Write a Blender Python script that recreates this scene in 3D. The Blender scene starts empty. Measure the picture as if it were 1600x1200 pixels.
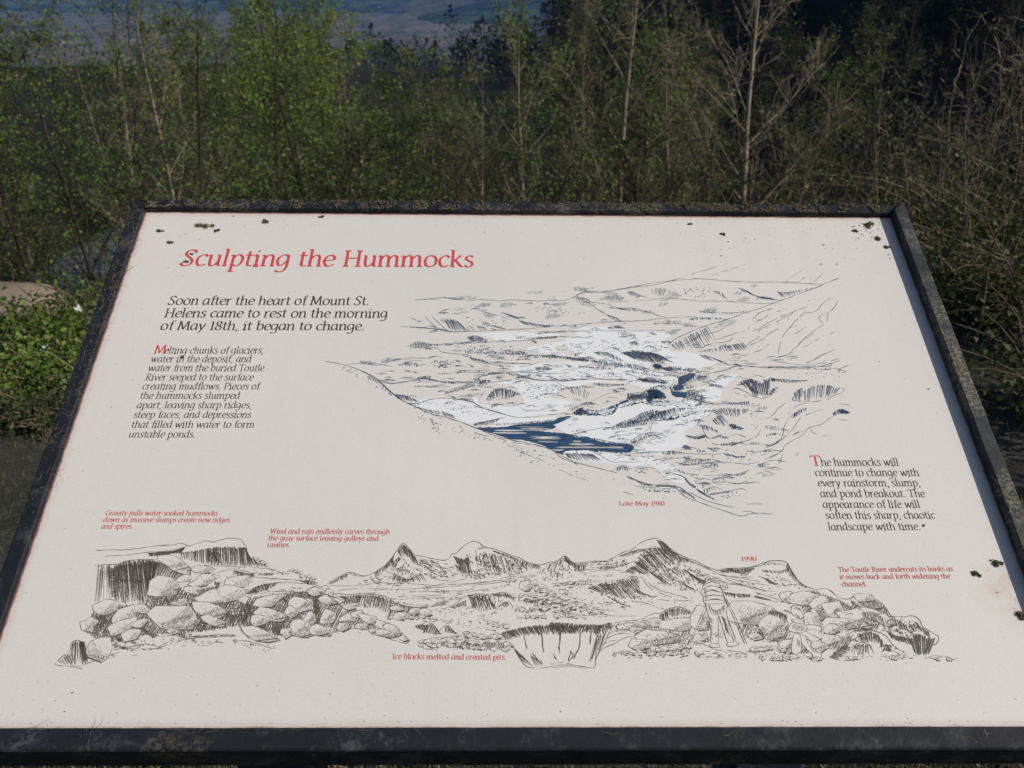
import bpy, bmesh, math, random
import numpy as np
from mathutils import Vector, Matrix, noise
from mathutils.geometry import tessellate_polygon

S = bpy.context.scene
C = S.collection
# ------------------------------------------------------------------ camera, world, sun, exposure
F = 1500.0                      # focal length in photo pixels (photo is 1600 wide)
PITCH = math.radians(23.0)
CAM_Z = 1.5
cam_data = bpy.data.cameras.new('camera')
cam_data.sensor_width = 36.0
cam_data.lens = 36.0 * F / 1600.0
cam_data.clip_start = 0.05
cam_data.clip_end = 30000.0
cam_data.dof.use_dof = True
cam_data.dof.focus_distance = 0.95
cam_data.dof.aperture_fstop = 16.0
cam = bpy.data.objects.new('camera', cam_data)
cam.location = (0, 0, CAM_Z)
cam.rotation_euler = (math.radians(90) - PITCH, 0, 0)
C.objects.link(cam)
S.camera = cam
SUN_DIR = Vector((0.79, -0.30, 0.54)).normalized()      # towards the sun
world = bpy.data.worlds.new("World")
S.world = world
world.use_nodes = True
wn = world.node_tree
bg = wn.nodes['Background']
sky = wn.nodes.new('ShaderNodeTexSky')
sky.sky_type = 'NISHITA'
sky.sun_disc = False
sky.sun_elevation = math.asin(SUN_DIR.z)
sky.sun_rotation = math.atan2(SUN_DIR.x, SUN_DIR.y)
wn.links.new(sky.outputs[0], bg.inputs[0])
bg.inputs[1].default_value = 0.082
sun_data = bpy.data.lights.new('sun', 'SUN')
sun_data.energy = 5.0
sun_data.angle = math.radians(0.5)
sun_data.color = (1.0, 0.925, 0.82)
sun = bpy.data.objects.new('sun', sun_data)
sun.rotation_euler = SUN_DIR.to_track_quat('Z', 'Y').to_euler()
sun.location = (20, -8, 15)
C.objects.link(sun)
S.view_settings.view_transform = 'Standard'
S.view_settings.look = 'None'
S.view_settings.exposure = 0.0
S.view_settings.gamma = 1.0
S.view_settings.use_curve_mapping = False
S.cycles.max_bounces = 6
S.cycles.transparent_max_bounces = 8

# ------------------------------------------------------------------ helpers
def tag(o, label=None, cat=None, group=None, kind=None):
    if label: o['label'] = label
    if cat: o['category'] = cat
    if group: o['group'] = group
    if kind: o['kind'] = kind
    return o

def empty(name, loc=(0, 0, 0), rot=(0, 0, 0), label=None, cat=None, group=None):
    o = bpy.data.objects.new(name, None)
    o.empty_display_size = 0.1
    o.location = loc
    o.rotation_euler = rot
    C.objects.link(o)
    return tag(o, label, cat, group)

def link(name, me, mat=None, parent=None):
    o = bpy.data.objects.new(name, me)
    if mat is not None and len(me.materials) == 0:
        me.materials.append(mat)
    C.objects.link(o)
    if parent is not None: o.parent = parent
    return o

def mesh_from(name, V, Fc, smooth=False):
    me = bpy.data.meshes.new(name)
    me.from_pydata([tuple(v) for v in V], [], [tuple(f) for f in Fc])
    if smooth:
        me.polygons.foreach_set('use_smooth', [True] * len(me.polygons))
    me.update()
    return me

def np_mesh(name, V, Fq, smooth=False, n=4):
    """fast mesh from numpy arrays, all faces with n corners"""
    me = bpy.data.meshes.new(name)
    V = np.asarray(V, dtype=np.float32); Fq = np.asarray(Fq, dtype=np.int32)
    me.vertices.add(len(V)); me.vertices.foreach_set('co', V.ravel())
    me.loops.add(Fq.size); me.loops.foreach_set('vertex_index', Fq.ravel())
    me.polygons.add(len(Fq)); me.polygons.foreach_set('loop_start', np.arange(len(Fq), dtype=np.int32) * n)
    if smooth: me.polygons.foreach_set('use_smooth', np.ones(len(Fq), dtype=bool))
    me.update(calc_edges=True)
    me.validate()
    return me

class N:                         # small node-tree writer
    def __init__(self, name):
        self.m = bpy.data.materials.new(name)
        self.m.use_nodes = True
        self.t = self.m.node_tree
        self.b = self.t.nodes['Principled BSDF']
        self.out = self.t.nodes['Material Output']
    def n(self, typ, **kw):
        x = self.t.nodes.new('ShaderNode' + typ)
        for k, v in kw.items():
            if k.startswith('i_'):
                key = k[2:]
                x.inputs[int(key) if key.isdigit() else key.replace('_', ' ')].default_value = v
            else: setattr(x, k, v)
        return x
    def l(self, a, b): self.t.links.new(a, b)
    def noise(self, vec, scale, detail=4.0, rough=0.55, dist=0.0):
        x = self.n('TexNoise'); x.inputs['Scale'].default_value = scale
        x.inputs['Detail'].default_value = detail; x.inputs['Roughness'].default_value = rough
        x.inputs['Distortion'].default_value = dist
        if vec is not None: self.l(vec, x.inputs['Vector'])
        return x.outputs['Fac']
    def ramp(self, fac, stops):
        r = self.n('ValToRGB'); e = r.color_ramp.elements
        while len(e) > 1: e.remove(e[-1])
        e[0].position = stops[0][0]; e[0].color = (*stops[0][1], 1)
        for p, c in stops[1:]:
            k = e.new(p); k.color = (*c, 1)
        self.l(fac, r.inputs[0]); return r.outputs[0]
    def rng(self, fac, a, b, c=0.0, d=1.0):
        r = self.n('MapRange'); r.inputs[1].default_value = a; r.inputs[2].default_value = b
        r.inputs[3].default_value = c; r.inputs[4].default_value = d
        self.l(fac, r.inputs[0]); return r.outputs[0]
    def math(self, op, a, b=None):
        r = self.n('Math', operation=op)
        for i, x in enumerate((a, b)):
            if x is None: continue
            if isinstance(x, (int, float)): r.inputs[i].default_value = x
            else: self.l(x, r.inputs[i])
        return r.outputs[0]
    def mix(self, fac, a, b):
        r = self.n('Mix', data_type='RGBA')
        for i, x in ((0, fac), (6, a), (7, b)):
            if isinstance(x, (int, float)): r.inputs[i].default_value = x
            elif isinstance(x, tuple): r.inputs[i].default_value = (*x, 1)
            else: self.l(x, r.inputs[i])
        return r.outputs[2]
    def bump(self, h, strength=0.3, dist=0.01):
        r = self.n('Bump'); r.inputs['Strength'].default_value = strength
        r.inputs['Distance'].default_value = dist
        self.l(h, r.inputs['Height']); self.l(r.outputs[0], self.b.inputs['Normal'])
    def obj(self): return self.n('TexCoord').outputs['Object']
    def set(self, col=None, rough=0.7, spec=0.3, metal=0.0):
        if col is not None:
            if isinstance(col, tuple): self.b.inputs['Base Color'].default_value = (*col, 1)
            else: self.l(col, self.b.inputs['Base Color'])
        if isinstance(rough, (int, float)): self.b.inputs['Roughness'].default_value = rough
        else: self.l(rough, self.b.inputs['Roughness'])
        self.b.inputs['Specular IOR Level'].default_value = spec
        self.b.inputs['Metallic'].default_value = metal
        return self.m

# ------------------------------------------------------------------ the sign's plane
_cp, _sp = math.cos(PITCH), math.sin(PITCH)
def cam2world_dir(x, y, z):      # camera right, up, forward -> world
    return Vector((x, z * _cp + y * _sp, -z * _sp + y * _cp))
def cam2world(x, y, z):
    return cam2world_dir(x, y, z) + Vector((0, 0, CAM_Z))
PW, PH = 0.914, 0.626            # visible print: 36 by about 24 inches
_r1 = Vector((0.99983404, -0.00461518, 0.01762362)).normalized()
_r2 = Vector((-0.00232758, 0.78376227, 0.62105658)); _r2 = (_r2 - _r1 * _r2.dot(_r1)).normalized()
P_O = cam2world(-0.4417513, -0.2811617, 0.7795611)       # lower left corner of the print
P_U = cam2world_dir(*_r1); P_V = cam2world_dir(*_r2); P_N = P_U.cross(P_V).normalized()
M_SIGN = Matrix(((P_U.x, P_V.x, P_N.x, P_O.x), (P_U.y, P_V.y, P_N.y, P_O.y), (P_U.z, P_V.z, P_N.z, P_O.z), (0, 0, 0, 1)))
_Mi = M_SIGN.inverted()
_cl = _Mi @ Vector((0, 0, CAM_Z))
def uv(px, py, w=0.0):
    """spot on the sign's face (sign coordinates, metres) seen at photo pixel px, py"""
    d = _Mi.to_3x3() @ cam2world_dir((px - 800) / F, (600 - py) / F, 1.0)
    k = (w - _cl.z) / d.z
    return (_cl.x + d.x * k, _cl.y + d.y * k)

# ------------------------------------------------------------------ print: a broad-pen italic alphabet
# unit = x-height; every stroke is a list of points, smooth unless it starts with 'P' (straight polyline)
def st(x, y0, y1, flag=True, foot=True):
    r = [['P', (x, y1), (x, y0)]]
    if flag: r.append(['P', (x - .20, y1 - .06), (x - .02, y1 - .0)])
    if foot: r.append(['P', (x - .17, y0 + .035), (x + .19, y0 + .035)])
    return r
GL = {
 'a': (1.02, [[(.80,.86),(.62,.97),(.40,.95),(.16,.70),(.10,.36),(.22,.07),(.42,.05),(.66,.26),(.80,.50)], ['P',(.80,.98),(.80,.04),(.98,.04)]]),
 'b': (1.00, [['P',(.22,1.48),(.22,.05)], ['P',(.04,1.43),(.22,1.47)], [(.22,.62),(.40,.92),(.62,.97),(.84,.78),(.88,.46),(.74,.14),(.50,.03),(.22,.08)]]),
 'c': (.82, [[(.78,.80),(.66,.95),(.46,.96),(.20,.76),(.12,.44),(.24,.12),(.48,.03),(.78,.16)]]),
 'd': (1.04, [[(.80,.86),(.62,.97),(.40,.95),(.16,.70),(.10,.36),(.22,.07),(.42,.05),(.66,.26),(.80,.50)], ['P',(.80,1.48),(.80,.04),(.99,.04)], ['P',(.62,1.43),(.80,1.47)]]),
 'e': (.88, [[(.14,.50),(.50,.53),(.80,.60),(.76,.84),(.56,.97),(.34,.90),(.15,.62),(.14,.34),(.30,.07),(.56,.04),(.82,.18)]]),
 'f': (.62, [[(.74,1.36),(.60,1.45),(.42,1.36),(.36,1.10),(.34,.60),(.34,.04)], ['P',(.10,.94),(.66,.94)], ['P',(.18,.035),(.56,.035)]]),
 'g': (1.02, [[(.80,.86),(.62,.97),(.40,.95),(.16,.72),(.10,.40),(.22,.13),(.42,.10),(.66,.30),(.80,.52)], [(.82,.98),(.82,.50),(.80,.0),(.70,-.30),(.46,-.46),(.20,-.44),(.08,-.34)]]),
 'h': (1.08, [['P',(.22,1.48),(.22,.04)], ['P',(.04,1.43),(.22,1.47)], ['P',(.06,.035),(.40,.035)], [(.22,.58),(.42,.88),(.62,.97),(.80,.86),(.84,.60),(.84,.04)], ['P',(.70,.035),(1.04,.035)]]),
 'i': (.52, st(.24,0,.96) + [['P',(.25,1.34),(.30,1.24)]]),
 'k': (.98, [['P',(.22,1.48),(.22,.04)], ['P',(.04,1.43),(.22,1.47)], ['P',(.06,.035),(.40,.035)], ['P',(.24,.46),(.74,.94)], ['P',(.62,.95),(.88,.95)], ['P',(.40,.60),(.84,.04),(1.0,.04)]]),
 'l': (.50, st(.23,0,1.48)),
 'm': (1.62, st(.22,0,.96,True,True) + [[(.22,.58),(.40,.88),(.58,.97),(.74,.86),(.78,.60),(.78,.04)], ['P',(.62,.035),(.96,.035)], [(.78,.58),(.98,.88),(1.16,.97),(1.32,.86),(1.36,.60),(1.36,.04)], ['P',(1.22,.035),(1.58,.035)]]),
 'n': (1.08, st(.22,0,.96,True,True) + [[(.22,.58),(.42,.88),(.62,.97),(.80,.86),(.84,.60),(.84,.04)], ['P',(.70,.035),(1.04,.035)]]),
 'o': (1.02, [[(.50,.97),(.24,.84),(.12,.50),(.22,.14),(.50,.03),(.78,.16),(.90,.50),(.80,.84),(.50,.97)]]),
 'p': (1.04, [['P',(.24,.96),(.24,-.46)], ['P',(.04,.90),(.22,.95)], ['P',(.04,-.44),(.46,-.44)], [(.24,.62),(.42,.90),(.64,.97),(.86,.80),(.90,.48),(.78,.16),(.54,.03),(.26,.12)]]),
 'r': (.74, st(.22,0,.96) + [[(.22,.54),(.38,.84),(.54,.96),(.70,.92)]]),
 's': (.76, [[(.66,.84),(.52,.96),(.30,.94),(.18,.76),(.30,.58),(.54,.44),(.64,.26),(.54,.07),(.32,.02),(.10,.14)]]),
 't': (.64, [[(.28,1.26),(.27,.70),(.27,.22),(.36,.05),(.62,.08)], ['P',(.04,.94),(.60,.94)]]),
 'u': (1.06, [[(.22,.96),(.21,.40),(.28,.08),(.46,.03),(.66,.18),(.82,.44)], ['P',(.05,.91),(.22,.95)], ['P',(.82,.96),(.82,.04),(1.01,.04)], ['P',(.66,.92),(.82,.95)]]),
 'v': (.92, [['P',(.16,.96),(.44,.02)], ['P',(.02,.94),(.28,.94)], [(.44,.02),(.70,.44),(.82,.80),(.76,.96)]]),
 'w': (1.40, [['P',(.16,.96),(.40,.02)], ['P',(.02,.94),(.28,.94)], ['P',(.40,.02),(.74,.90)], ['P',(.74,.96),(.92,.02)], [(.92,.02),(1.18,.46),(1.30,.80),(1.24,.96)]]),
 'y': (.94, [['P',(.16,.96),(.46,.06)], ['P',(.02,.94),(.28,.94)], [(.84,.96),(.66,.50),(.44,.02),(.24,-.36),(.06,-.44)], ['P',(.70,.94),(.94,.94)]]),
 'S': (1.02, [[(.90,1.12),(.86,1.30),(.62,1.38),(.36,1.30),(.24,1.06),(.40,.84),(.68,.64),(.82,.38),(.70,.10),(.42,.01),(.16,.08),(.10,.28)]]),
 'H': (1.40, [['P',(.28,1.38),(.28,.02)], ['P',(1.12,1.38),(1.12,.02)], ['P',(.28,.72),(1.12,.72)], ['P',(.06,.03),(.50,.03)], ['P',(.90,.03),(1.34,.03)], ['P',(.06,1.36),(.50,1.36)], ['P',(.90,1.36),(1.34,1.36)]]),
 'M': (1.66, [['P',(.30,1.38),(.20,.02)], ['P',(.04,.03),(.40,.03)], ['P',(.10,1.36),(.36,1.36)], ['P',(.32,1.38),(.80,.10)], ['P',(.80,.10),(1.30,1.38)], ['P',(1.32,1.38),(1.42,.02)], ['P',(1.20,.03),(1.62,.03)], ['P',(1.26,1.36),(1.52,1.36)]]),
 'P': (1.12, [['P',(.28,1.38),(.28,.02)], ['P',(.06,.03),(.52,.03)], [(.08,1.36),(.50,1.38),(.86,1.28),(.98,1.02),(.84,.74),(.56,.64),(.28,.66)]]),
 'R': (1.22, [['P',(.28,1.38),(.28,.02)], ['P',(.06,.03),(.50,.03)], [(.08,1.36),(.50,1.38),(.82,1.30),(.92,1.06),(.80,.80),(.54,.70),(.28,.70)], ['P',(.54,.70),(1.00,.04),(1.18,.04)]]),
 'T': (1.16, [['P',(.58,1.38),(.58,.02)], ['P',(.36,.03),(.82,.03)], ['P',(.06,1.36),(1.12,1.36)], ['P',(.06,1.36),(.04,1.20)], ['P',(1.12,1.36),(1.14,1.20)]]),
 'G': (1.30, [[(1.10,1.14),(.96,1.34),(.68,1.40),(.34,1.22),(.14,.78),(.24,.28),(.58,.01),(.90,.06),(1.08,.20)], ['P',(1.08,.62),(1.08,.08)], ['P',(.86,.64),(1.28,.64)]]),
 'W': (1.86, [['P',(.20,1.38),(.56,.02)], ['P',(.04,1.36),(.40,1.36)], ['P',(.56,.02),(.98,1.30)], ['P',(.98,1.30),(1.26,.02)], ['P',(1.26,.02),(1.72,1.38)], ['P',(1.56,1.36),(1.86,1.36)]]),
 'I': (.62, [['P',(.30,1.38),(.30,.02)], ['P',(.08,.03),(.54,.03)], ['P',(.08,1.36),(.54,1.36)]]),
 'L': (1.06, [['P',(.28,1.38),(.28,.03),(.96,.03),(1.02,.26)], ['P',(.06,1.36),(.52,1.36)], ['P',(.06,.03),(.28,.03)]]),
 '0': (.96, [[(.48,1.36),(.22,1.14),(.12,.68),(.22,.22),(.48,.02),(.74,.22),(.84,.68),(.74,1.14),(.48,1.36)]]),
 '1': (.66, [['P',(.34,1.36),(.34,.02)], ['P',(.14,1.22),(.34,1.34)], ['P',(.12,.03),(.58,.03)]]),
 '8': (.96, [[(.48,1.36),(.24,1.24),(.20,1.02),(.34,.82),(.66,.62),(.82,.36),(.70,.10),(.46,.02),(.20,.12),(.14,.36),(.30,.60),(.62,.80),(.76,1.04),(.70,1.26),(.48,1.36)]]),
 '9': (.96, [[(.80,1.04),(.70,.76),(.46,.62),(.20,.76),(.14,1.02),(.26,1.28),(.50,1.36),(.74,1.24),(.82,.92),(.74,.46),(.50,.14),(.24,.02)]]),
 '.': (.42, [['P',(.15,.10),(.23,.03)]]),
 ',': (.42, [[(.22,.10),(.24,-.04),(.12,-.24)]]),
 '-': (.56, [['P',(.08,.48),(.48,.48)]]),
 ' ': (.52, []),
}
def catmull(P, sub=4, closed=False):
    out = []; n = len(P)
    for i in range(n - 1):
        p0 = P[i - 1] if i > 0 else (P[-2] if P[0] == P[-1] else P[0]); p1 = P[i]; p2 = P[i + 1]
        p3 = P[i + 2] if i + 2 < n else (P[1] if P[0] == P[-1] else P[-1])
        for k in range(sub):
            t = k / sub; t2 = t * t; t3 = t2 * t
            out.append(tuple(0.5 * (2 * p1[j] + (p2[j] - p0[j]) * t + (2 * p0[j] - 5 * p1[j] + 4 * p2[j] - p3[j]) * t2 + (3 * p1[j] - p0[j] - 3 * p2[j] + p3[j]) * t3) for j in (0, 1)))
    out.append(tuple(P[-1])); return out

class Ink:
    """flat print collected as ribbons and fills, placed a hair above the laminate"""
    level = 0
    def __init__(self, half=.5): self.V = []; self.F = []; self.half = half
    def z(self, adv=0):
        Ink.level += adv
        return 0.00016 + (Ink.level + self.half) * 5.0e-7
    def ribbon(self, pts, widths, z, conv):
        n = len(pts)
        if n < 2: return
        base = len(self.V)
        for i in range(n):
            a = pts[max(0, i - 1)]; b = pts[min(n - 1, i + 1)]
            dx, dy = b[0] - a[0], b[1] - a[1]; L = math.hypot(dx, dy) or 1e-9
            nx, ny = -dy / L, dx / L
            m = 1.0
            if 0 < i < n - 1:
                d1 = (pts[i][0] - a[0], pts[i][1] - a[1]); l1 = math.hypot(*d1) or 1e-9
                c = abs((d1[0] * dx + d1[1] * dy) / (l1 * L)); m = 1 / max(c, .6)
            w = widths[i] * .5 * m
            for s in (1, -1):
                x, y = conv(pts[i][0] + nx * w * s, pts[i][1] + ny * w * s)
                self.V.append((x, y, z))
        for i in range(n - 1):
            k = base + 2 * i
            self.F.append((k, k + 1, k + 3, k + 2))
    def fill(self, poly, z, conv):
        base = len(self.V)
        q = [conv(*p) for p in poly]
        tr = tessellate_polygon([[Vector((x, y, 0)) for x, y in q]])
        self.V += [(x, y, z) for x, y in q]
        self.F += [tuple(base + i for i in t) for t in tr]
    def build(self, name, mat, parent):
        me = mesh_from(name, self.V, self.F)
        # face up
        bm = bmesh.new(); bm.from_mesh(me)
        flip = [f for f in bm.faces if f.normal.z < 0]
        bmesh.ops.reverse_faces(bm, faces=flip); bm.to_mesh(me); bm.free()
        return link(name, me, mat, parent)

def pen_w(dx, dy, T, t, phi):
    L = math.hypot(dx, dy) or 1e-9
    a = math.atan2(dy, dx) - phi
    return math.sqrt((T * math.sin(a)) ** 2 + (t * math.cos(a)) ** 2)

def write(ink, text, p0, p1, xh_px, T=.205, t=.085, slant=.03, track=0.0, cap_scale=None):
    """one line of lettering between two photo pixels on the baseline"""
    a = Vector(uv(*p0)); b = Vector(uv(*p1))
    xh = Vector(uv((p0[0] + p1[0]) / 2, (p0[1] + p1[1]) / 2 - xh_px))[1] - (a[1] + b[1]) / 2
    tot = sum(GL[c][0] + track for c in text) - .12
    L = (b - a).length
    sx = L / tot
    d = (b - a) / L; nrm = Vector((-d.y, d.x))
    x = 0.0
    for ci, ch in enumerate(text):
        adv, strokes = GL[ch]
        for si, s in enumerate(strokes):
            if s[0] == 'P': pts = list(s[1:])
            else: pts = catmull(s, 5)
            # straight strokes: split at corners so that each piece keeps full width
            runs = [pts]
            if s[0] == 'P' and len(pts) > 2: runs = [pts[i:i + 2] for i in range(len(pts) - 1)]
            for rn in runs:
                W = []
                for i in range(len(rn)):
                    q0 = rn[max(0, i - 1)]; q1 = rn[min(len(rn) - 1, i + 1)]
                    W.append(pen_w(q1[0] - q0[0], q1[1] - q0[1], T, t, .25))
                if ch in '.i' and len(rn) == 2 and abs(rn[0][1] - rn[1][1]) < .12:
                    W = [.30, .30] if ch == '.' else [.22, .22]
                def conv(gx, gy):
                    yy = gy
                    q = a + d * ((x + gx - .06) * sx + gy * xh * slant) + nrm * (yy * xh)
                    return (q.x, q.y)
                ink.ribbon(rn, W, 0.00016 + 3e-6 * ((ci + si) % 8), conv)
        x += adv + track

# ------------------------------------------------------------------ print: pen drawing tools (photo pixels on the sign)
R = random.Random(11)
def view(ox, oy, s):
    return lambda pts: [(ox + x / s, oy + y / s) for x, y in pts]
def parse(s):
    v = [float(x) for x in s.replace(',', ' ').split()]
    return list(zip(v[0::2], v[1::2]))
def resample(P, step):
    out = [P[0]]; acc = 0.0
    for i in range(len(P) - 1):
        a, b = P[i], P[i + 1]; L = math.hypot(b[0] - a[0], b[1] - a[1])
        if L < 1e-9: continue
        s = step - acc
        while s <= L:
            f = s / L; out.append((a[0] + (b[0] - a[0]) * f, a[1] + (b[1] - a[1]) * f)); s += step
        acc = L - (s - step)
    if math.hypot(out[-1][0] - P[-1][0], out[-1][1] - P[-1][1]) > step * .3: out.append(P[-1])
    return out
def at_len(P, f):
    L = [0.0]
    for i in range(len(P) - 1): L.append(L[-1] + math.hypot(P[i + 1][0] - P[i][0], P[i + 1][1] - P[i][1]))
    t = f * L[-1]
    for i in range(len(P) - 1):
        if t <= L[i + 1] or i == len(P) - 2:
            k = (t - L[i]) / max(L[i + 1] - L[i], 1e-9)
            return (P[i][0] + (P[i + 1][0] - P[i][0]) * k, P[i][1] + (P[i + 1][1] - P[i][1]) * k)
def pen(ink, P, w=1.0, wob=.5, gap=0.0, taper=True, smooth=True, z=None, freq=.25):
    """a hand-drawn line: smooth, wobbling, of uneven weight, optionally broken"""
    if smooth and len(P) > 2: P = catmull(P, 6)
    step = 2.2
    P = resample(P, step)
    if len(P) < 2: return
    z = ink.z() if z is None else z
    sd = R.random() * 1000
    Q = []; W = []
    n = len(P)
    for i, (x, y) in enumerate(P):
        nx = noise.noise(Vector((i * freq + sd, 0, 0))); ny = noise.noise(Vector((i * freq + sd, 7.3, 0)))
        Q.append((x + nx * wob * 1.6, y + ny * wob * 1.6))
        ww = w * (0.75 + .9 * noise.noise(Vector((i * .17 + sd, 3.1, 0))))
        if taper:
            e = min(i, n - 1 - i) / 3.0
            ww *= min(1.0, .35 + .65 * e)
        W.append(max(ww * 1.12, .3))
    conv = lambda a, b: uv(a, b)
    if gap <= 0:
        ink.ribbon(Q, W, z, conv)
    else:
        i = 0
        while i < n - 1:
            ln = R.randint(2, 9)
            if R.random() > gap: ink.ribbon(Q[i:i + ln + 1], W[i:i + ln + 1], z, conv)
            else: ln = R.randint(1, 4)
            i += ln
def inpoly(x, y, P):
    c = False; j = len(P) - 1
    for i in range(len(P)):
        if (P[i][1] > y) != (P[j][1] > y) and x < (P[j][0] - P[i][0]) * (y - P[i][1]) / (P[j][1] - P[i][1]) + P[i][0]: c = not c
        j = i
    return c
def hatch(ink, P, ang=60, sp=2.2, w=.8, keep=.85, z=None, jag=.25, curve=0.0):
    """parallel strokes clipped to an outline"""
    z = ink.z() if z is None else z
    a = math.radians(ang); dx, dy = math.cos(a), -math.sin(a); nx, ny = -dy, dx
    xs = [p[0] for p in P]; ys = [p[1] for p in P]
    cx, cy = (min(xs) + max(xs)) / 2, (min(ys) + max(ys)) / 2
    r = math.hypot(max(xs) - min(xs), max(ys) - min(ys)) / 2 + 2
    k = -r
    while k < r:
        run = []
        off = R.uniform(-.3, .3) * sp
        t = -r
        while t < r + 1.5:
            o = k + off + curve * (t / r) ** 2 * r + jag * R.uniform(-1, 1)
            x = cx + nx * o + dx * t; y = cy + ny * o + dy * t
            if inpoly(x, y, P) and R.random() < keep ** .25: run.append((x, y))
            else:
                if len(run) > 1: ink.ribbon(run, [w * R.uniform(.6, 1.2) * (.5 if i in (0, len(run) - 1) else 1) for i in range(len(run))], z, uv)
                run = []
            t += 2.0
        k += sp * R.uniform(.75, 1.25)
def fringe(ink, A, B, sp=2.0, w=.9, dens=1.0, vary=.35, bend=1.0, z=None, frm=0.0):
    """strokes running from line A towards line B: cliff faces, gullies, pit walls"""
    z = ink.z() if z is None else z
    A = catmull(A, 5) if len(A) > 2 else A; B = catmull(B, 5) if len(B) > 2 else B
    L = sum(math.hypot(A[i + 1][0] - A[i][0], A[i + 1][1] - A[i][1]) for i in range(len(A) - 1))
    L = max(L, sum(math.hypot(B[i + 1][0] - B[i][0], B[i + 1][1] - B[i][1]) for i in range(len(B) - 1)))
    n = max(3, int(L / sp))
    for i in range(n):
        if R.random() > dens: continue
        f = (i + R.uniform(-.4, .4)) / n
        f = min(max(f, 0), 1)
        grp = .5 + .5 * noise.noise(Vector((f * L * .12, z * 1e5, 0)))
        p = at_len(A, f); q = at_len(B, min(max(f + R.uniform(-.02, .02), 0), 1))
        s0 = max(0, frm + R.uniform(-.05, vary * .5)); s1 = 1 - abs(R.gauss(0, vary)) * (1.1 - grp)
        if s1 - s0 < .12: s1 = s0 + .2
        seg = []
        m = max(3, int(math.hypot(q[0] - p[0], q[1] - p[1]) / 3))
        bx = R.uniform(-bend, bend)
        for k in range(m + 1):
            t = s0 + (s1 - s0) * k / m
            seg.append((p[0] + (q[0] - p[0]) * t + bx * math.sin(math.pi * t) + R.uniform(-.2, .2), p[1] + (q[1] - p[1]) * t + R.uniform(-.15, .15)))
        ww = w * R.uniform(.6, 1.3) * (.75 + .6 * grp)
        ink.ribbon(seg, [ww * (1 - .6 * k / m) for k in range(m + 1)], z, uv)
def dots(ink, P, n, w=.8, ln=1.6, ang=None):
    xs = [p[0] for p in P]; ys = [p[1] for p in P]; z = ink.z()
    for _ in range(n):
        x = R.uniform(min(xs), max(xs)); y = R.uniform(min(ys), max(ys))
        if not inpoly(x, y, P): continue
        a = math.radians(ang + R.uniform(-20, 20)) if ang is not None else R.uniform(0, 6.28)
        l = ln * R.uniform(.4, 1.5)
        ink.ribbon([(x, y), (x + math.cos(a) * l * .5, y - math.sin(a) * l * .5 + R.uniform(-.3, .3)), (x + math.cos(a) * l, y - math.sin(a) * l)], [w, w * 1.1, w * .6], z, uv)
def rock_outline(cx, cy, rx, ry, tilt=0.0, n=8, rag=.32):
    sd = R.random() * 100; t = math.radians(tilt); P = []
    flat = R.uniform(.75, 1.0)
    for i in range(n):
        a = 2 * math.pi * i / n + R.uniform(-.24, .24)
        r = 1 + rag * 1.8 * noise.noise(Vector((math.cos(a) * 1.3 + sd, math.sin(a) * 1.3, 0)))
        x, y = math.cos(a) * rx * r, math.sin(a) * ry * r
        if y > 0: y *= flat
        P.append((cx + x * math.cos(t) - y * math.sin(t), cy + x * math.sin(t) + y * math.cos(t)))
    return P
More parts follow.
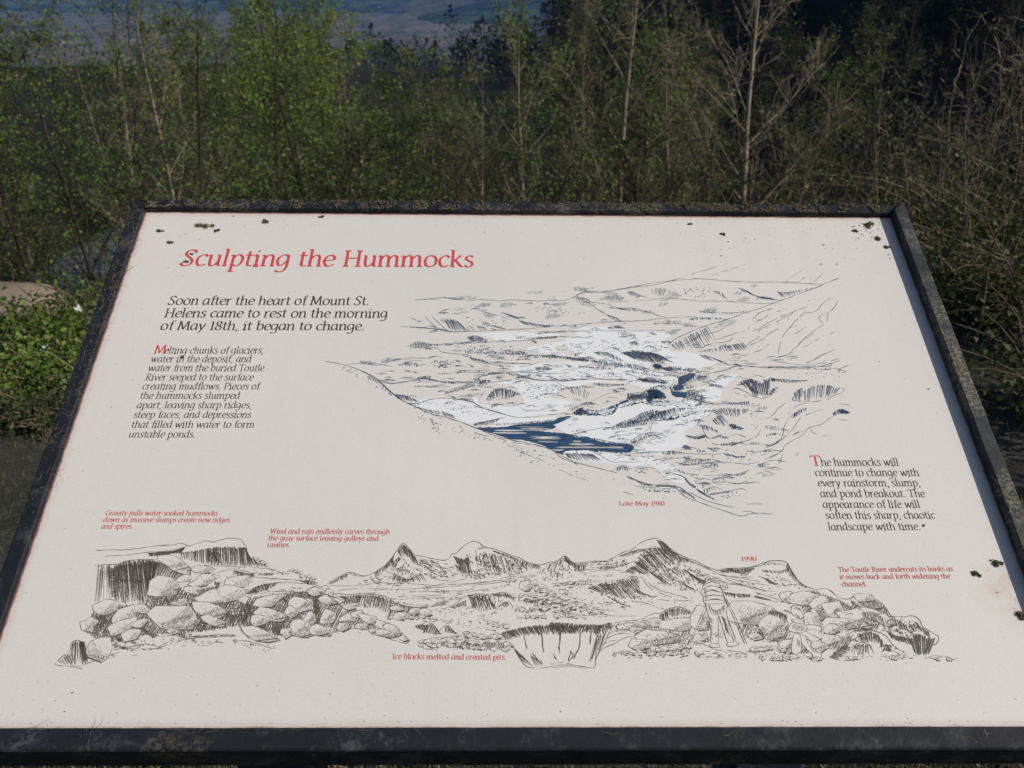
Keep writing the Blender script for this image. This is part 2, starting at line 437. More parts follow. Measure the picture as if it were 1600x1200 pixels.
def rock(ink, paper, cx, cy, rx, ry, tilt=0.0, w=.95, shade=.6, side=1, spots=True):
    """boulder: blank top, pen outline, hatched underside"""
    P = rock_outline(cx, cy, rx, ry, tilt)
    S_ = []                      # knock the curves flat so that the boulder has facets
    for i in range(len(P)):
        a, b = P[i], P[(i + 1) % len(P)]
        S_ += [(a[0] * .93 + b[0] * .07, a[1] * .93 + b[1] * .07), (a[0] * .12 + b[0] * .88, a[1] * .12 + b[1] * .88)]
    P = S_
    Q = catmull(P + [P[0]], 3)
    zf = ink.z(1); paper.fill(Q[:-1], zf, uv)
    zi = ink.z(0)
    pen(ink, P + [P[0]], w, .25, z=zi)
    if shade > 0 and rx > 2.2:
        th = R.uniform(.0, .35)
        sub = [(x, y) for x, y in Q if (y - cy) / ry + side * (x - cx) / rx * .7 > .25]
        if len(sub) > 3:
            k = .75 if rx < 12 else .45
            inner = [(x - side * rx * .42 * k * shade - R.uniform(0, .2), y - ry * .75 * k * shade) for x, y in sub]
            hatch(ink, sub + inner[::-1], R.choice([58, 66, 74, 112, 120]), 1.45, w * .9, .9, z=zi)
            low_ = [(x + side * .8, y + .9) for x, y in Q if (y - cy) / ry + side * (x - cx) / rx * .5 > .75]
            if len(low_) > 1: ink.ribbon(low_, [w * 1.5 * (.5 if i in (0, len(low_) - 1) else 1) for i in range(len(low_))], zi, uv)
    if rx > 4:                   # grey side
        sd_ = [(x, y) for x, y in Q if side * (x - cx) / rx + (y - cy) / ry * .6 > -.05]
        if len(sd_) > 3: hatch(GREY, sd_, R.choice([48, 62, 118]), 1.5, .75, .75, z=zi)
    if rx > 7:                   # a crack or a fold across the face
        for _ in range(2 if rx > 14 else 1):
            a0 = R.uniform(-.5, .3); pen(ink, [(cx + rx * a0, cy - ry * R.uniform(.1, .6)), (cx + rx * (a0 + .2), cy - ry * R.uniform(-.2, .2)), (cx + rx * (a0 + R.uniform(.2, .5)), cy + ry * R.uniform(.2, .6))], w * .7, .4, .25, z=zi)
        top = [(x, y) for x, y in Q if (y - cy) / ry + side * (x - cx) / rx * .4 > .35]
        if len(top) > 3: hatch(ink, top + [(x - side * rx * .25, y - ry * .28) for x, y in top][::-1], R.choice([20, 100, 150]), 1.7, w * .7, .7, z=zi)
    if spots and rx > 8:
        dots(ink, [(cx - rx * .6, cy - ry * .6), (cx + rx * .6, cy - ry * .6), (cx + rx * .6, cy + ry * .5), (cx - rx * .6, cy + ry * .5)], int(rx * .9), w * .7, 1.0)
GREY = Ink()
def tone_patches(tgt, poly, n, r0, r1, w=.7):
    xs = [p[0] for p in poly]; ys = [p[1] for p in poly]
    for _ in range(n):
        x = R.uniform(min(xs), max(xs)); y = R.uniform(min(ys), max(ys))
        if not inpoly(x, y, poly): continue
        r = R.uniform(r0, r1)
        hatch(tgt, rock_outline(x, y, r, r * R.uniform(.2, .4), R.uniform(-15, 10)), R.choice([25, 40, 55, 70, 120]), 1.35, w, .8)
def rocks_along(ink, paper, P, n, r0, r1, spread=4, shade=.6, w=.85):
    P2 = catmull(P, 5) if len(P) > 2 else P
    L = []
    for i in range(n):
        x, y = at_len(P2, R.random()); L.append((x + R.uniform(-spread, spread), y + R.uniform(-spread, spread) * .6))
    L.sort(key=lambda p: p[1])
    for x, y in L:
        r = R.uniform(r0, r1); rock(ink, paper, x, y, r * R.uniform(1, 1.5), r * R.uniform(.6, .9), R.uniform(-20, 20), w, shade, R.choice([1, 1, -1]))
# ------------------------------------------------------------------ sign: materials
def mat_flat(name, col, rough=.6, spec=.3, var=.08, scale=400):
    m = N(name); c = m.obj()
    n = m.noise(c, scale, 2)
    a = tuple(x * (1 - var) for x in col); b = tuple(min(1, x * (1 + var)) for x in col)
    return m.set(m.mix(n, a, b), rough, spec)
def panel_material(name, base=(.590, .578, .562)):
    m = N(name); c = m.obj()
    sx = m.n('SeparateXYZ'); m.l(c, sx.inputs[0])
    x, y = sx.outputs[0], sx.outputs[1]
    big = m.noise(c, 3.0, 3); mid = m.noise(c, 60, 5, .65); fine = m.noise(c, 420, 5, .85)
    col = m.mix(m.rng(big, .3, .7), tuple(v * .955 for v in base), (base[0] * 1.03, base[1] * 1.015, base[2] * .99))
    col = m.mix(m.rng(mid, .42, .75, 0, .14), col, (.44, .41, .37))
    col = m.mix(m.rng(fine, .38, .62, 0, .36), col, (.44, .42, .39))
    # faint run-off streaks and rubbed scratches
    mp = m.n('Mapping'); m.l(c, mp.inputs[0]); mp.inputs['Scale'].default_value = (60, 2.2, 1)
    stk = m.noise(mp.outputs[0], 1.0, 4, .6)
    col = m.mix(m.math('MULTIPLY', m.rng(stk, .52, .72), m.rng(big, .36, .60, 0, .30)), col, (.50, .48, .45))
    mp2 = m.n('Mapping'); m.l(c, mp2.inputs[0]); mp2.inputs['Rotation'].default_value = (0, 0, .9); mp2.inputs['Scale'].default_value = (700, 9, 1)
    scr = m.noise(mp2.outputs[0], 1.0, 2, .5)
    col = m.mix(m.math('MULTIPLY', m.rng(scr, .70, .74), m.rng(mid, .5, .6, 0, .35)), col, (.36, .34, .32))
    # worn pinkish edge: distance to the border of the print
    ex = m.math('MINIMUM', x, m.math('SUBTRACT', PW, x)); ey = m.math('MINIMUM', y, m.math('SUBTRACT', PH, y))
    e = m.math('MINIMUM', ex, ey)
    wob = m.noise(c, 45, 5, .7)
    ew = m.math('ADD', e, m.math('MULTIPLY', m.math('SUBTRACT', wob, .5), .009))
    halo = m.rng(ew, .0085, .001, 0, .42)
    col = m.mix(halo, col, (.46, .32, .30))
    rim = m.rng(m.math('ADD', e, m.math('MULTIPLY', m.math('SUBTRACT', wob, .5), .0045)), .0026, .0008, 0, .93)
    col = m.mix(rim, col, (.13, .045, .04))
    # grime specks, denser to the edges
    sp = m.noise(c, 260, 2, .5)
    spk = m.math('MULTIPLY', m.rng(sp, .69, .74), m.rng(e, .10, .0, .05, .8))
    col = m.mix(spk, col, (.20, .17, .12))
    sp2 = m.n('TexVoronoi'); sp2.inputs['Scale'].default_value = 34; m.l(c, sp2.inputs['Vector'])
    d = m.math('MULTIPLY', m.rng(sp2.outputs['Distance'], .045, .02), m.rng(m.noise(c, 7, 2), .52, .6))
    col = m.mix(m.math('MULTIPLY', d, .6), col, (.24, .20, .16))
    # brown smear near the lower right corner
    dist = m.n('VectorMath', operation='DISTANCE'); m.l(c, dist.inputs[0]); dist.inputs[1].default_value = (*SMEAR, 0)
    sm = m.math('MULTIPLY', m.rng(dist.outputs['Value'], .040, .004), m.rng(mid, .35, .65))
    col = m.mix(m.math('MULTIPLY', sm, .45), col, (.36, .21, .13))
    m.bump(fine, .06, .0004)
    return m.set(col, m.rng(mid, .3, .7, .42, .60), .45)
SMEAR = uv(1583, 925)
M_panel = panel_material('laminate')
M_white = mat_flat('white_ink', (.610, .628, .648), .6, .3, .07, 700)
M_navy = mat_flat('navy_ink', (.022, .058, .115), .5, .3, .5, 160)
M_bluegrey = mat_flat('blue_grey_ink', (.060, .078, .122), .6, .3, .45, 120)
M_wash = mat_flat('pale_wash_ink', (.42, .46, .47), .6, .3, .1, 200)
M_black = mat_flat('brown_black_ink', (.100, .084, .068), .6, .3, .4, 150)
M_text = mat_flat('dark_text_ink', (.06, .047, .035), .6, .3, .3, 200)
M_red = mat_flat('red_ink', (.50, .055, .06), .6, .3, .12, 200)
M_red2 = mat_flat('faded_red_ink', (.47, .085, .08), .6, .3, .15, 200)

def frame_material(name, lichen, scr, base=(.0075, .0092, .014)):
    m = N(name); c = m.obj()
    n1 = m.noise(c, 28, 6, .65); n2 = m.noise(c, 240, 5, .7); n3 = m.noise(c, 900, 3, .6); n4 = m.noise(c, 9, 4, .6)
    col = m.mix(m.rng(n1, .35, .7), base, tuple(v * 1.5 for v in base))
    ox = m.math('MULTIPLY', m.rng(n1, .60 - .22 * lichen, .80 - .22 * lichen), m.rng(n2, .40, .62))
    col = m.mix(m.math('MULTIPLY', ox, .75), col, (.085, .095, .10))
    li = m.math('MULTIPLY', m.rng(n4, .66 - .22 * lichen, .76 - .22 * lichen), m.rng(n2, .44, .58))
    lc = m.mix(m.rng(n3, .35, .65), (.11, .095, .055), (.23, .21, .15))
    col = m.mix(m.math('MULTIPLY', li, .9 * min(1, lichen * 1.4)), col, lc)
    # scratches: stretched noise
    mp = m.n('Mapping'); m.l(c, mp.inputs[0]); mp.inputs['Rotation'].default_value = (0, 0, .5); mp.inputs['Scale'].default_value = (900, 60, 60)
    s = m.noise(mp.outputs[0], 1.0, 3, .6, 1.5)
    sc = m.math('MULTIPLY', m.rng(s, .68, .76), m.rng(m.noise(c, 16, 2), .55 , .62))
    smr = m.math('MULTIPLY', m.rng(m.noise(c, 22, 5, .7, 2.5), .56, .74), m.rng(m.noise(c, 5, 2), .46, .60))
    col = m.mix(m.math('MULTIPLY', smr, .5 * scr), col, (.09, .105, .12))
    col = m.mix(m.math('MULTIPLY', sc, scr), col, (.30, .31, .30))
    m.bump(m.math('ADD', n2, m.math('MULTIPLY', li, 1.5)), .35, .0012)
    return m.set(col, m.rng(n2, .3, .7, .55, .8), .22)
M_rail_dark = frame_material('dark_enamelled_metal', .30, 1.0)
M_rail_mid = frame_material('weathered_metal', .45, .8)
M_rail_lichen = frame_material('lichen_crusted_metal', .75, .5, (.022, .025, .028))
M_post = frame_material('post_metal', .2, .3)

# ------------------------------------------------------------------ sign: panel, rails, posts
sign = empty('interpretive_sign', label='low slanted information panel with pen drawings and red title in a dark metal frame', cat='sign')
base_pt = P_O + P_U * (PW / 2) + P_V * (PH / 2)
sign.location = (base_pt.x, base_pt.y + .10, 0)
bpy.context.view_layer.update()
SIGN_INV = Matrix.Translation(-Vector(sign.location))
LOCAL = SIGN_INV @ M_SIGN
def on_sign(o):
    o.parent = sign; o.matrix_local = LOCAL; return o
def put(ink, name, mat):
    if ink.V: return on_sign(ink.build(name, mat, None))

E_ = .004
TH = .0045
bm = bmesh.new()
vs = []
for z in (0, -TH):
    for x, y in ((-E_, -E_), (PW + E_, -E_), (PW + E_, PH + E_), (-E_, PH + E_)): vs.append(bm.verts.new((x, y, z)))
bm.faces.new(vs[0:4]); bm.faces.new(vs[7:3:-1])
for i in range(4):
    j = (i + 1) % 4; bm.faces.new((vs[i + 4], vs[j + 4], vs[j], vs[i]))
me = bpy.data.meshes.new('panel'); bm.to_mesh(me); bm.free()
on_sign(link('panel', me, M_panel))

def rail(name, prof, a, b, m0, m1, mat, label=None, seed=0):
    """extruded profile with mitred ends. prof: (outward, up) points; a,b inner corner points; m0,m1 mitre factors"""
    d = Vector(b) - Vector(a); L = d.length; d /= L
    o = Vector((d.y, -d.x))         # outward side (right hand of travel)
    n = 40; V = []; Fc = []
    k = len(prof)
    for i in range(n + 1):
        f = i / n
        for (w, h) in prof:
            s = -m0 * w + (L + (m0 + m1) * w) * f
            p = Vector(a) + d * s + o * w
            q = noise.noise(Vector((p.x * 55, p.y * 55, seed + h * 40))) * .00045
            V.append((p.x + o.x * q, p.y + o.y * q, h + q * (1 if h > 0 else 0)))
    for i in range(n):
        for j in range(k):
            a0 = i * k + j; a1 = i * k + (j + 1) % k
            Fc.append((a0, a0 + k, a1 + k, a1))
    Fc.append(tuple(range(k))); Fc.append(tuple(range(n * k + k - 1, n * k - 1, -1)))
    me = mesh_from(name, V, Fc)
    bm = bmesh.new(); bm.from_mesh(me); bmesh.ops.recalc_face_normals(bm, faces=bm.faces); bm.to_mesh(me); bm.free()
    o_ = on_sign(link(name, me, mat))
    if label: o_['label'] = label
    return o_
RH = .0125                       # lip height over the print
RW = .0155                       # rail width
bev = .0016
def prof(w, h, dep): return [(0.0002, .0003), (0.0002, h - bev * .6), (bev * .6, h), (w - bev, h), (w, h - bev), (w, -dep + bev), (w - bev, -dep), (.001, -dep), (.001, -TH - .001), (-.012, -TH - .001), (-.012, -TH - .0025), (.0005, -TH - .0025)][:9]
A0, A1, A2, A3 = (0, 0), (PW, 0), (PW, PH), (0, PH)
rail('frame_rail', prof(.0185, .006, .034), A0, A1, 1, 1, M_rail_dark, 'bottom rail of the frame, near black with pale scratches', 1)
rail('frame_rail', prof(RW, RH, .020), A1, A2, 1, 1, M_rail_lichen, 'right rail of the frame, grey with lichen crust', 2)
rail('frame_rail', prof(RW, .0075, .020), A2, A3, 1, 1, M_rail_mid, 'top rail of the frame', 3)
rail('frame_rail', prof(RW, .0075, .020), A3, A0, 1, 1, M_rail_dark, 'left rail of the frame, dark with dry moss along it', 4)
def boxmesh(name, c, s, bev_=.003):
    bm = bmesh.new(); bmesh.ops.create_cube(bm, size=1)
    bmesh.ops.scale(bm, vec=s, verts=bm.verts); bmesh.ops.bevel(bm, geom=bm.edges[:], offset=bev_, segments=1, affect='EDGES')
    bmesh.ops.translate(bm, vec=c, verts=bm.verts)
    me = bpy.data.meshes.new(name); bm.to_mesh(me); bm.free(); return me
on_sign(link('support_tray', boxmesh('support_tray', (PW / 2, PH / 2, -.0215), (PW - .06, PH - .06, .028)), M_post))
for sx in (-.30, .30):
    c = P_O + P_U * (PW / 2 + sx) + P_V * (PH * .55) - P_N * .035
    h = c.z + .35
    me = boxmesh('post', (c.x - sign.location.x, c.y - sign.location.y, c.z - h / 2), (.09, .09, h), .006)
    o = link('post', me, M_post, sign)

# ------------------------------------------------------------------ sign: lettering
title = Ink(); write(title, 'Sculpting the Hummocks', (281, 415.5), (739, 417.5), 18.2, .20, .085)
put(title, 'title_lettering', M_red)
head = Ink()
for t, a, b in (('Soon after the heart of Mount St.', (262, 476.4), (576, 476.8)), ('Helens came to rest on the morning', (256, 496), (605, 496.5)), ('of May 18th, it began to change.', (250, 515.6), (569, 516.2))):
    write(head, t, a, b, 9.9, .20, .09)
put(head, 'heading_lettering', M_text)
body = Ink()
for t, a, b in (('elting chunks of glaciers,', (256.5, 552.5), (411.2, 552.5)), ('water in the deposit, and', (235, 566), (391.7, 566)), ('water from the buried Toutle', (231, 580), (411.7, 580)),
                ('River seeped to the surface', (226.6, 594.5), (395, 594.5)), ('creating mudflows. Pieces of', (222, 608.6), (404.5, 608.6)), ('the hummocks slumped', (218.2, 623.2), (373.7, 623.2)),
                ('apart, leaving sharp ridges,', (213.3, 638), (392.2, 638)), ('steep faces, and depressions', (208.3, 653), (391.5, 653)), ('that filled with water to form', (204.7, 668.3), (396.5, 668.3)),
                ('unstable ponds.', (200.5, 683.7), (304.3, 683.7))):
    write(body, t, a, b, 7.6, .175, .085)
put(body, 'body_lettering', M_text)
cap = Ink(); write(cap, 'M', (240, 552.5), (258, 552.5), 9.3, .2, .1); put(cap, 'red_initial', M_red)
cap = Ink(); write(cap, 'T', (1269.5, 728), (1283, 728), 11.5, .2, .1); put(cap, 'red_initial', M_red)
body = Ink()
for t, a, b in (('he hummocks will', (1284, 728), (1405, 728)), ('continue to change with', (1275, 744.2), (1437, 744.2)), ('every rainstorm, slump,', (1279, 760.4), (1438.5, 760)), ('and pond breakout. The', (1283, 777), (1446, 777)),
                ('appearance of life will', (1287, 794), (1438.5, 793.6)), ('soften this sharp, chaotic', (1291, 811), (1462, 810.6)), ('landscape with time.', (1295.5, 828.8), (1439, 828.2))):
    write(body, t, a, b, 8.6, .175, .085)
body.ribbon([(1441.2, 820), (1444.4, 822.6)], [4, 4], .0002, uv)
put(body, 'side_lettering', M_text)
capt = Ink()
for t, a, b, x in (('Gravity pulls water-soaked hummocks', (164.5, 805.3), (339.7, 805.6), 5.6), ('down as massive slumps create new ridges', (161, 815.6), (359, 816), 5.6), ('and spires.', (157.8, 826), (207, 826), 5.6),
                   ('Wind and rain endlessly carves through', (421.5, 833.8), (609, 834.7), 5.7), ('the gray surface leaving gulleys and', (419, 844.5), (591, 845.2), 5.7), ('ravines.', (417, 855), (453, 855), 5.7),
                   ('The Toutle River undercuts its banks as', (1311, 894), (1489.6, 892.3), 5.6), ('it moves back and forth widening the', (1313, 905), (1485.5, 903.8), 5.6), ('channel.', (1315.6, 916.6), (1355, 916.2), 5.6),
                   ('Ice blocks melted and created pits.', (613, 1030), (791, 1031), 6.3), ('Late May 1980', (968, 790), (1038.5, 790), 4.9), ('1990', (1159, 877), (1182.5, 877), 5.2)):
    write(capt, t, a, b, x * .98, .21, .11)
    if t[-1] in '.0': put(capt, 'caption_lettering', M_red2); capt = Ink()

# ------------------------------------------------------------------ sign: upper drawing (valley and pond)
wash = Ink(); pale = Ink(); navy = Ink(); ink = Ink(); tone = Ink(); M_pale = mat_flat('pale_blue_ink', (.20, .24, .26), .6, .3, .25, 150)
vA = view(480, 400, 3.636); vB = view(900, 400, 3.636); vC = view(800, 600, 2.963)
p5 = view(500, 540, 5.333); p6 = view(740, 560, 5.333); p7 = view(980, 560, 4.444); p8 = view(640, 430, 4.0)
wash_z = .00007
for v, s in ((p5, '790 490 850 450 1000 437 1150 450 1300 500 1450 545 1600 582 1600 605 1500 607 1420 630 1330 640 1240 650 1150 612 1050 575 900 545'),
             (p6, '200 200 330 187 560 192 700 200 690 240 735 262 690 300 640 330 800 352 825 400 760 448 560 480 330 488 100 405 0 365 0 320 60 350 200 395 380 400 420 350 330 230 230 215'),
             (p6, '560 190 760 195 950 180 1250 196 1560 215 1590 248 1450 255 1300 215 1020 200 900 225 760 250 690 225'),
             (p6, '830 465 1180 470 1380 398 1600 395 1600 440 1420 428 1200 540 1100 575 900 602 800 632 690 570 690 545 760 515'),
             (p6, '1000 668 810 645 960 602 1180 577 1400 560 1440 600 1350 660 1290 710 1050 695'),
             (p6, '150 555 250 502 500 495 680 488 640 518 400 545 170 573'),
             (p6, '300 60 420 50 560 70 480 115 420 150 340 120'), (p6, '470 140 640 100 900 105 1200 90 1400 110 1200 150 950 165 700 170 560 168'),
             (p6, '1190 80 1300 60 1500 110 1560 130 1450 150 1250 130'),
             (p6, '760 775 840 765 900 800 820 800'), (p6, '870 765 960 770 1040 790 1180 850 1140 862 1000 810'),
             (p6, '1050 795 1230 810 1250 840 1200 870 1130 830'), (p6, '1470 600 1600 540 1600 660 1500 630'), (p6, '1360 760 1440 690 1600 650 1600 800 1400 790'),
             (p8, '390 372 500 388 580 418 800 392 950 372 820 362 560 357'), (p8, '740 452 1000 412 1400 402 1600 442 1600 490 1350 480 1150 442 900 462 1000 500 800 482'),
             (p8, '1290 362 1600 352 1600 396 1450 392'), (p8, '600 590 760 560 1000 540 1160 545 1000 590 1160 620 1000 640 860 640 700 600'), (p8, '1000 330 1250 320 1350 345 1100 350'),
             (vB, '0 440 120 425 240 432 340 428 480 455 515 490 535 555 480 565 330 525 200 515 100 520 0 530'), (vB, '0 640 120 640 260 650 400 690 520 700 540 740 420 720 280 700 140 690 0 700'),
             (vB, '500 545 640 548 760 575 800 610 700 640 600 660 520 620 480 580'), (vB, '640 770 760 740 860 680 900 668 850 720 800 765 805 800 740 822 680 800'), (vB, '-40 945 60 890 200 850 340 840 500 830 620 800 700 850 600 900 420 950 220 965 100 980 0 990'),
             (vB, '0 1010 60 985 220 968 330 985 420 1000 330 1050 150 1055 40 1030'), (vB, '420 990 560 930 700 880 680 960 600 1010 640 1060 520 1110 380 1130 340 1090 470 1040'), (vB, '-120 1085 60 1100 180 1130 300 1140 500 1180 400 1195 200 1180 0 1150'),
             (vB, '-60 470 100 450 240 480 300 560 420 600 380 640 200 620 0 560'),
             (p7, '0 95 200 102 330 130 370 170 300 188 120 152 0 172'), (p7, '455 225 600 165 760 105 740 142 670 205 640 290 560 300 450 265'),
             (p7, '500 335 400 400 190 432 165 508 330 490 480 445 600 362 570 345'), (p7, '160 510 0 560 0 480 120 470'), (p7, '70 640 250 545 420 520 330 590 220 640'),
             (p7, '0 700 160 690 330 760 400 860 300 850 160 740'), (p7, '150 350 330 290 520 320 640 330 520 345 430 330 260 340')):
    q = v(parse(s)); q = [(x + R.uniform(-.5, .5), y + R.uniform(-.35, .35)) for x, y in resample(catmull(q + [q[0]], 5), 4)][:-1]
    wash_z += 8e-7; wash.fill(q, wash_z, uv)
put(wash, 'white_print', M_white)
# pond and stream
for v, s in ((p6, '20 580 100 575 250 572 400 548 560 535 680 515 700 495 820 480 700 545 660 552 690 570 640 590 500 600 700 620 800 632 860 658 960 660 1040 690 1180 712 1300 715 1335 740 1310 780 1230 792 1080 775 1040 790 980 768 860 768 760 775 740 800 650 765 560 718 400 680 320 675 200 640 90 605'),
             (p6, '820 455 900 410 960 445 1060 460 1120 440 1130 400 1200 400 1170 460 1080 475 960 480 860 475'),
             (p6, '1180 390 1290 340 1280 375 1200 405'), (p6, '1450 270 1530 255 1600 300 1600 360 1500 350 1430 380 1400 330 1450 310'),
             (p6, '1490 45 1560 50 1580 75 1540 95 1500 80'),
             (p7, '360 130 470 105 465 130 410 165 365 185'), (p7, '320 190 385 185 380 215 330 225'), (p7, '305 228 400 245 410 272 330 265'),
             (p7, '140 215 210 215 235 290 170 320 120 310 150 270'), (p7, '180 40 235 42 225 70 190 70'),
             (p7, '705 450 760 460 815 490 760 495 710 478'), (p7, '0 600 40 620 30 650 0 655'), (p7, '400 530 480 545 540 530 545 550 480 562 420 548'),
             (p7, '200 420 300 400 380 395 330 430 220 435'), (p7, '1010 215 1040 205 1035 228 1005 235'), (p7, '1000 135 1030 140 1020 165 1000 160'), (p7, '1470 350 1540 370 1550 385 1480 385')):
    q = v(parse(s)); q = [(x + R.uniform(-.7, .7), y + R.uniform(-.5, .5)) for x, y in resample(catmull(q + [q[0]], 4), 2.5)][:-1]
    if s.startswith('20 580') or s.startswith('360 130') or s.startswith('305 228') or s.startswith('320 190'): navy.fill(q, .00014, uv)
    else:
        hatch(navy, q, R.choice([15, 70, 110]), 1.15, 1.25, .8); hatch(navy, q, 60, 1.6, 1.0, .7)
    if s.startswith('20 580'): put(navy, 'pond_print', M_navy); navy = Ink()
put(navy, 'stream_print', M_navy)['kind'] = 'stuff'
# glints on the pond
for s in ('100 597 250 602 470 632 300 630 130 608', '440 655 600 650 740 672 620 682 500 668', '760 715 950 704 1030 716 840 722', '640 742 900 737 1240 738 900 746', '1080 736 1260 740 1180 746',
          '350 578 520 560 640 570 480 590 380 600', '620 755 760 760 650 768', '820 690 900 688 850 696', '520 690 720 694 600 698'):
    q = p6(parse(s)); z = .000150
    for _ in range(5):
        y = R.uniform(min(p[1] for p in q), max(p[1] for p in q)); x0 = min(p[0] for p in q); x1 = max(p[0] for p in q)
        pale.ribbon([(x0 + R.uniform(0, (x1 - x0) * .3), y), ((x0 + x1) / 2, y + .3), (x1 - R.uniform(0, (x1 - x0) * .3), y + .4)], [.4, R.uniform(.9, 1.9), .4], z, uv)
put(pale, 'pond_glints', M_panel)
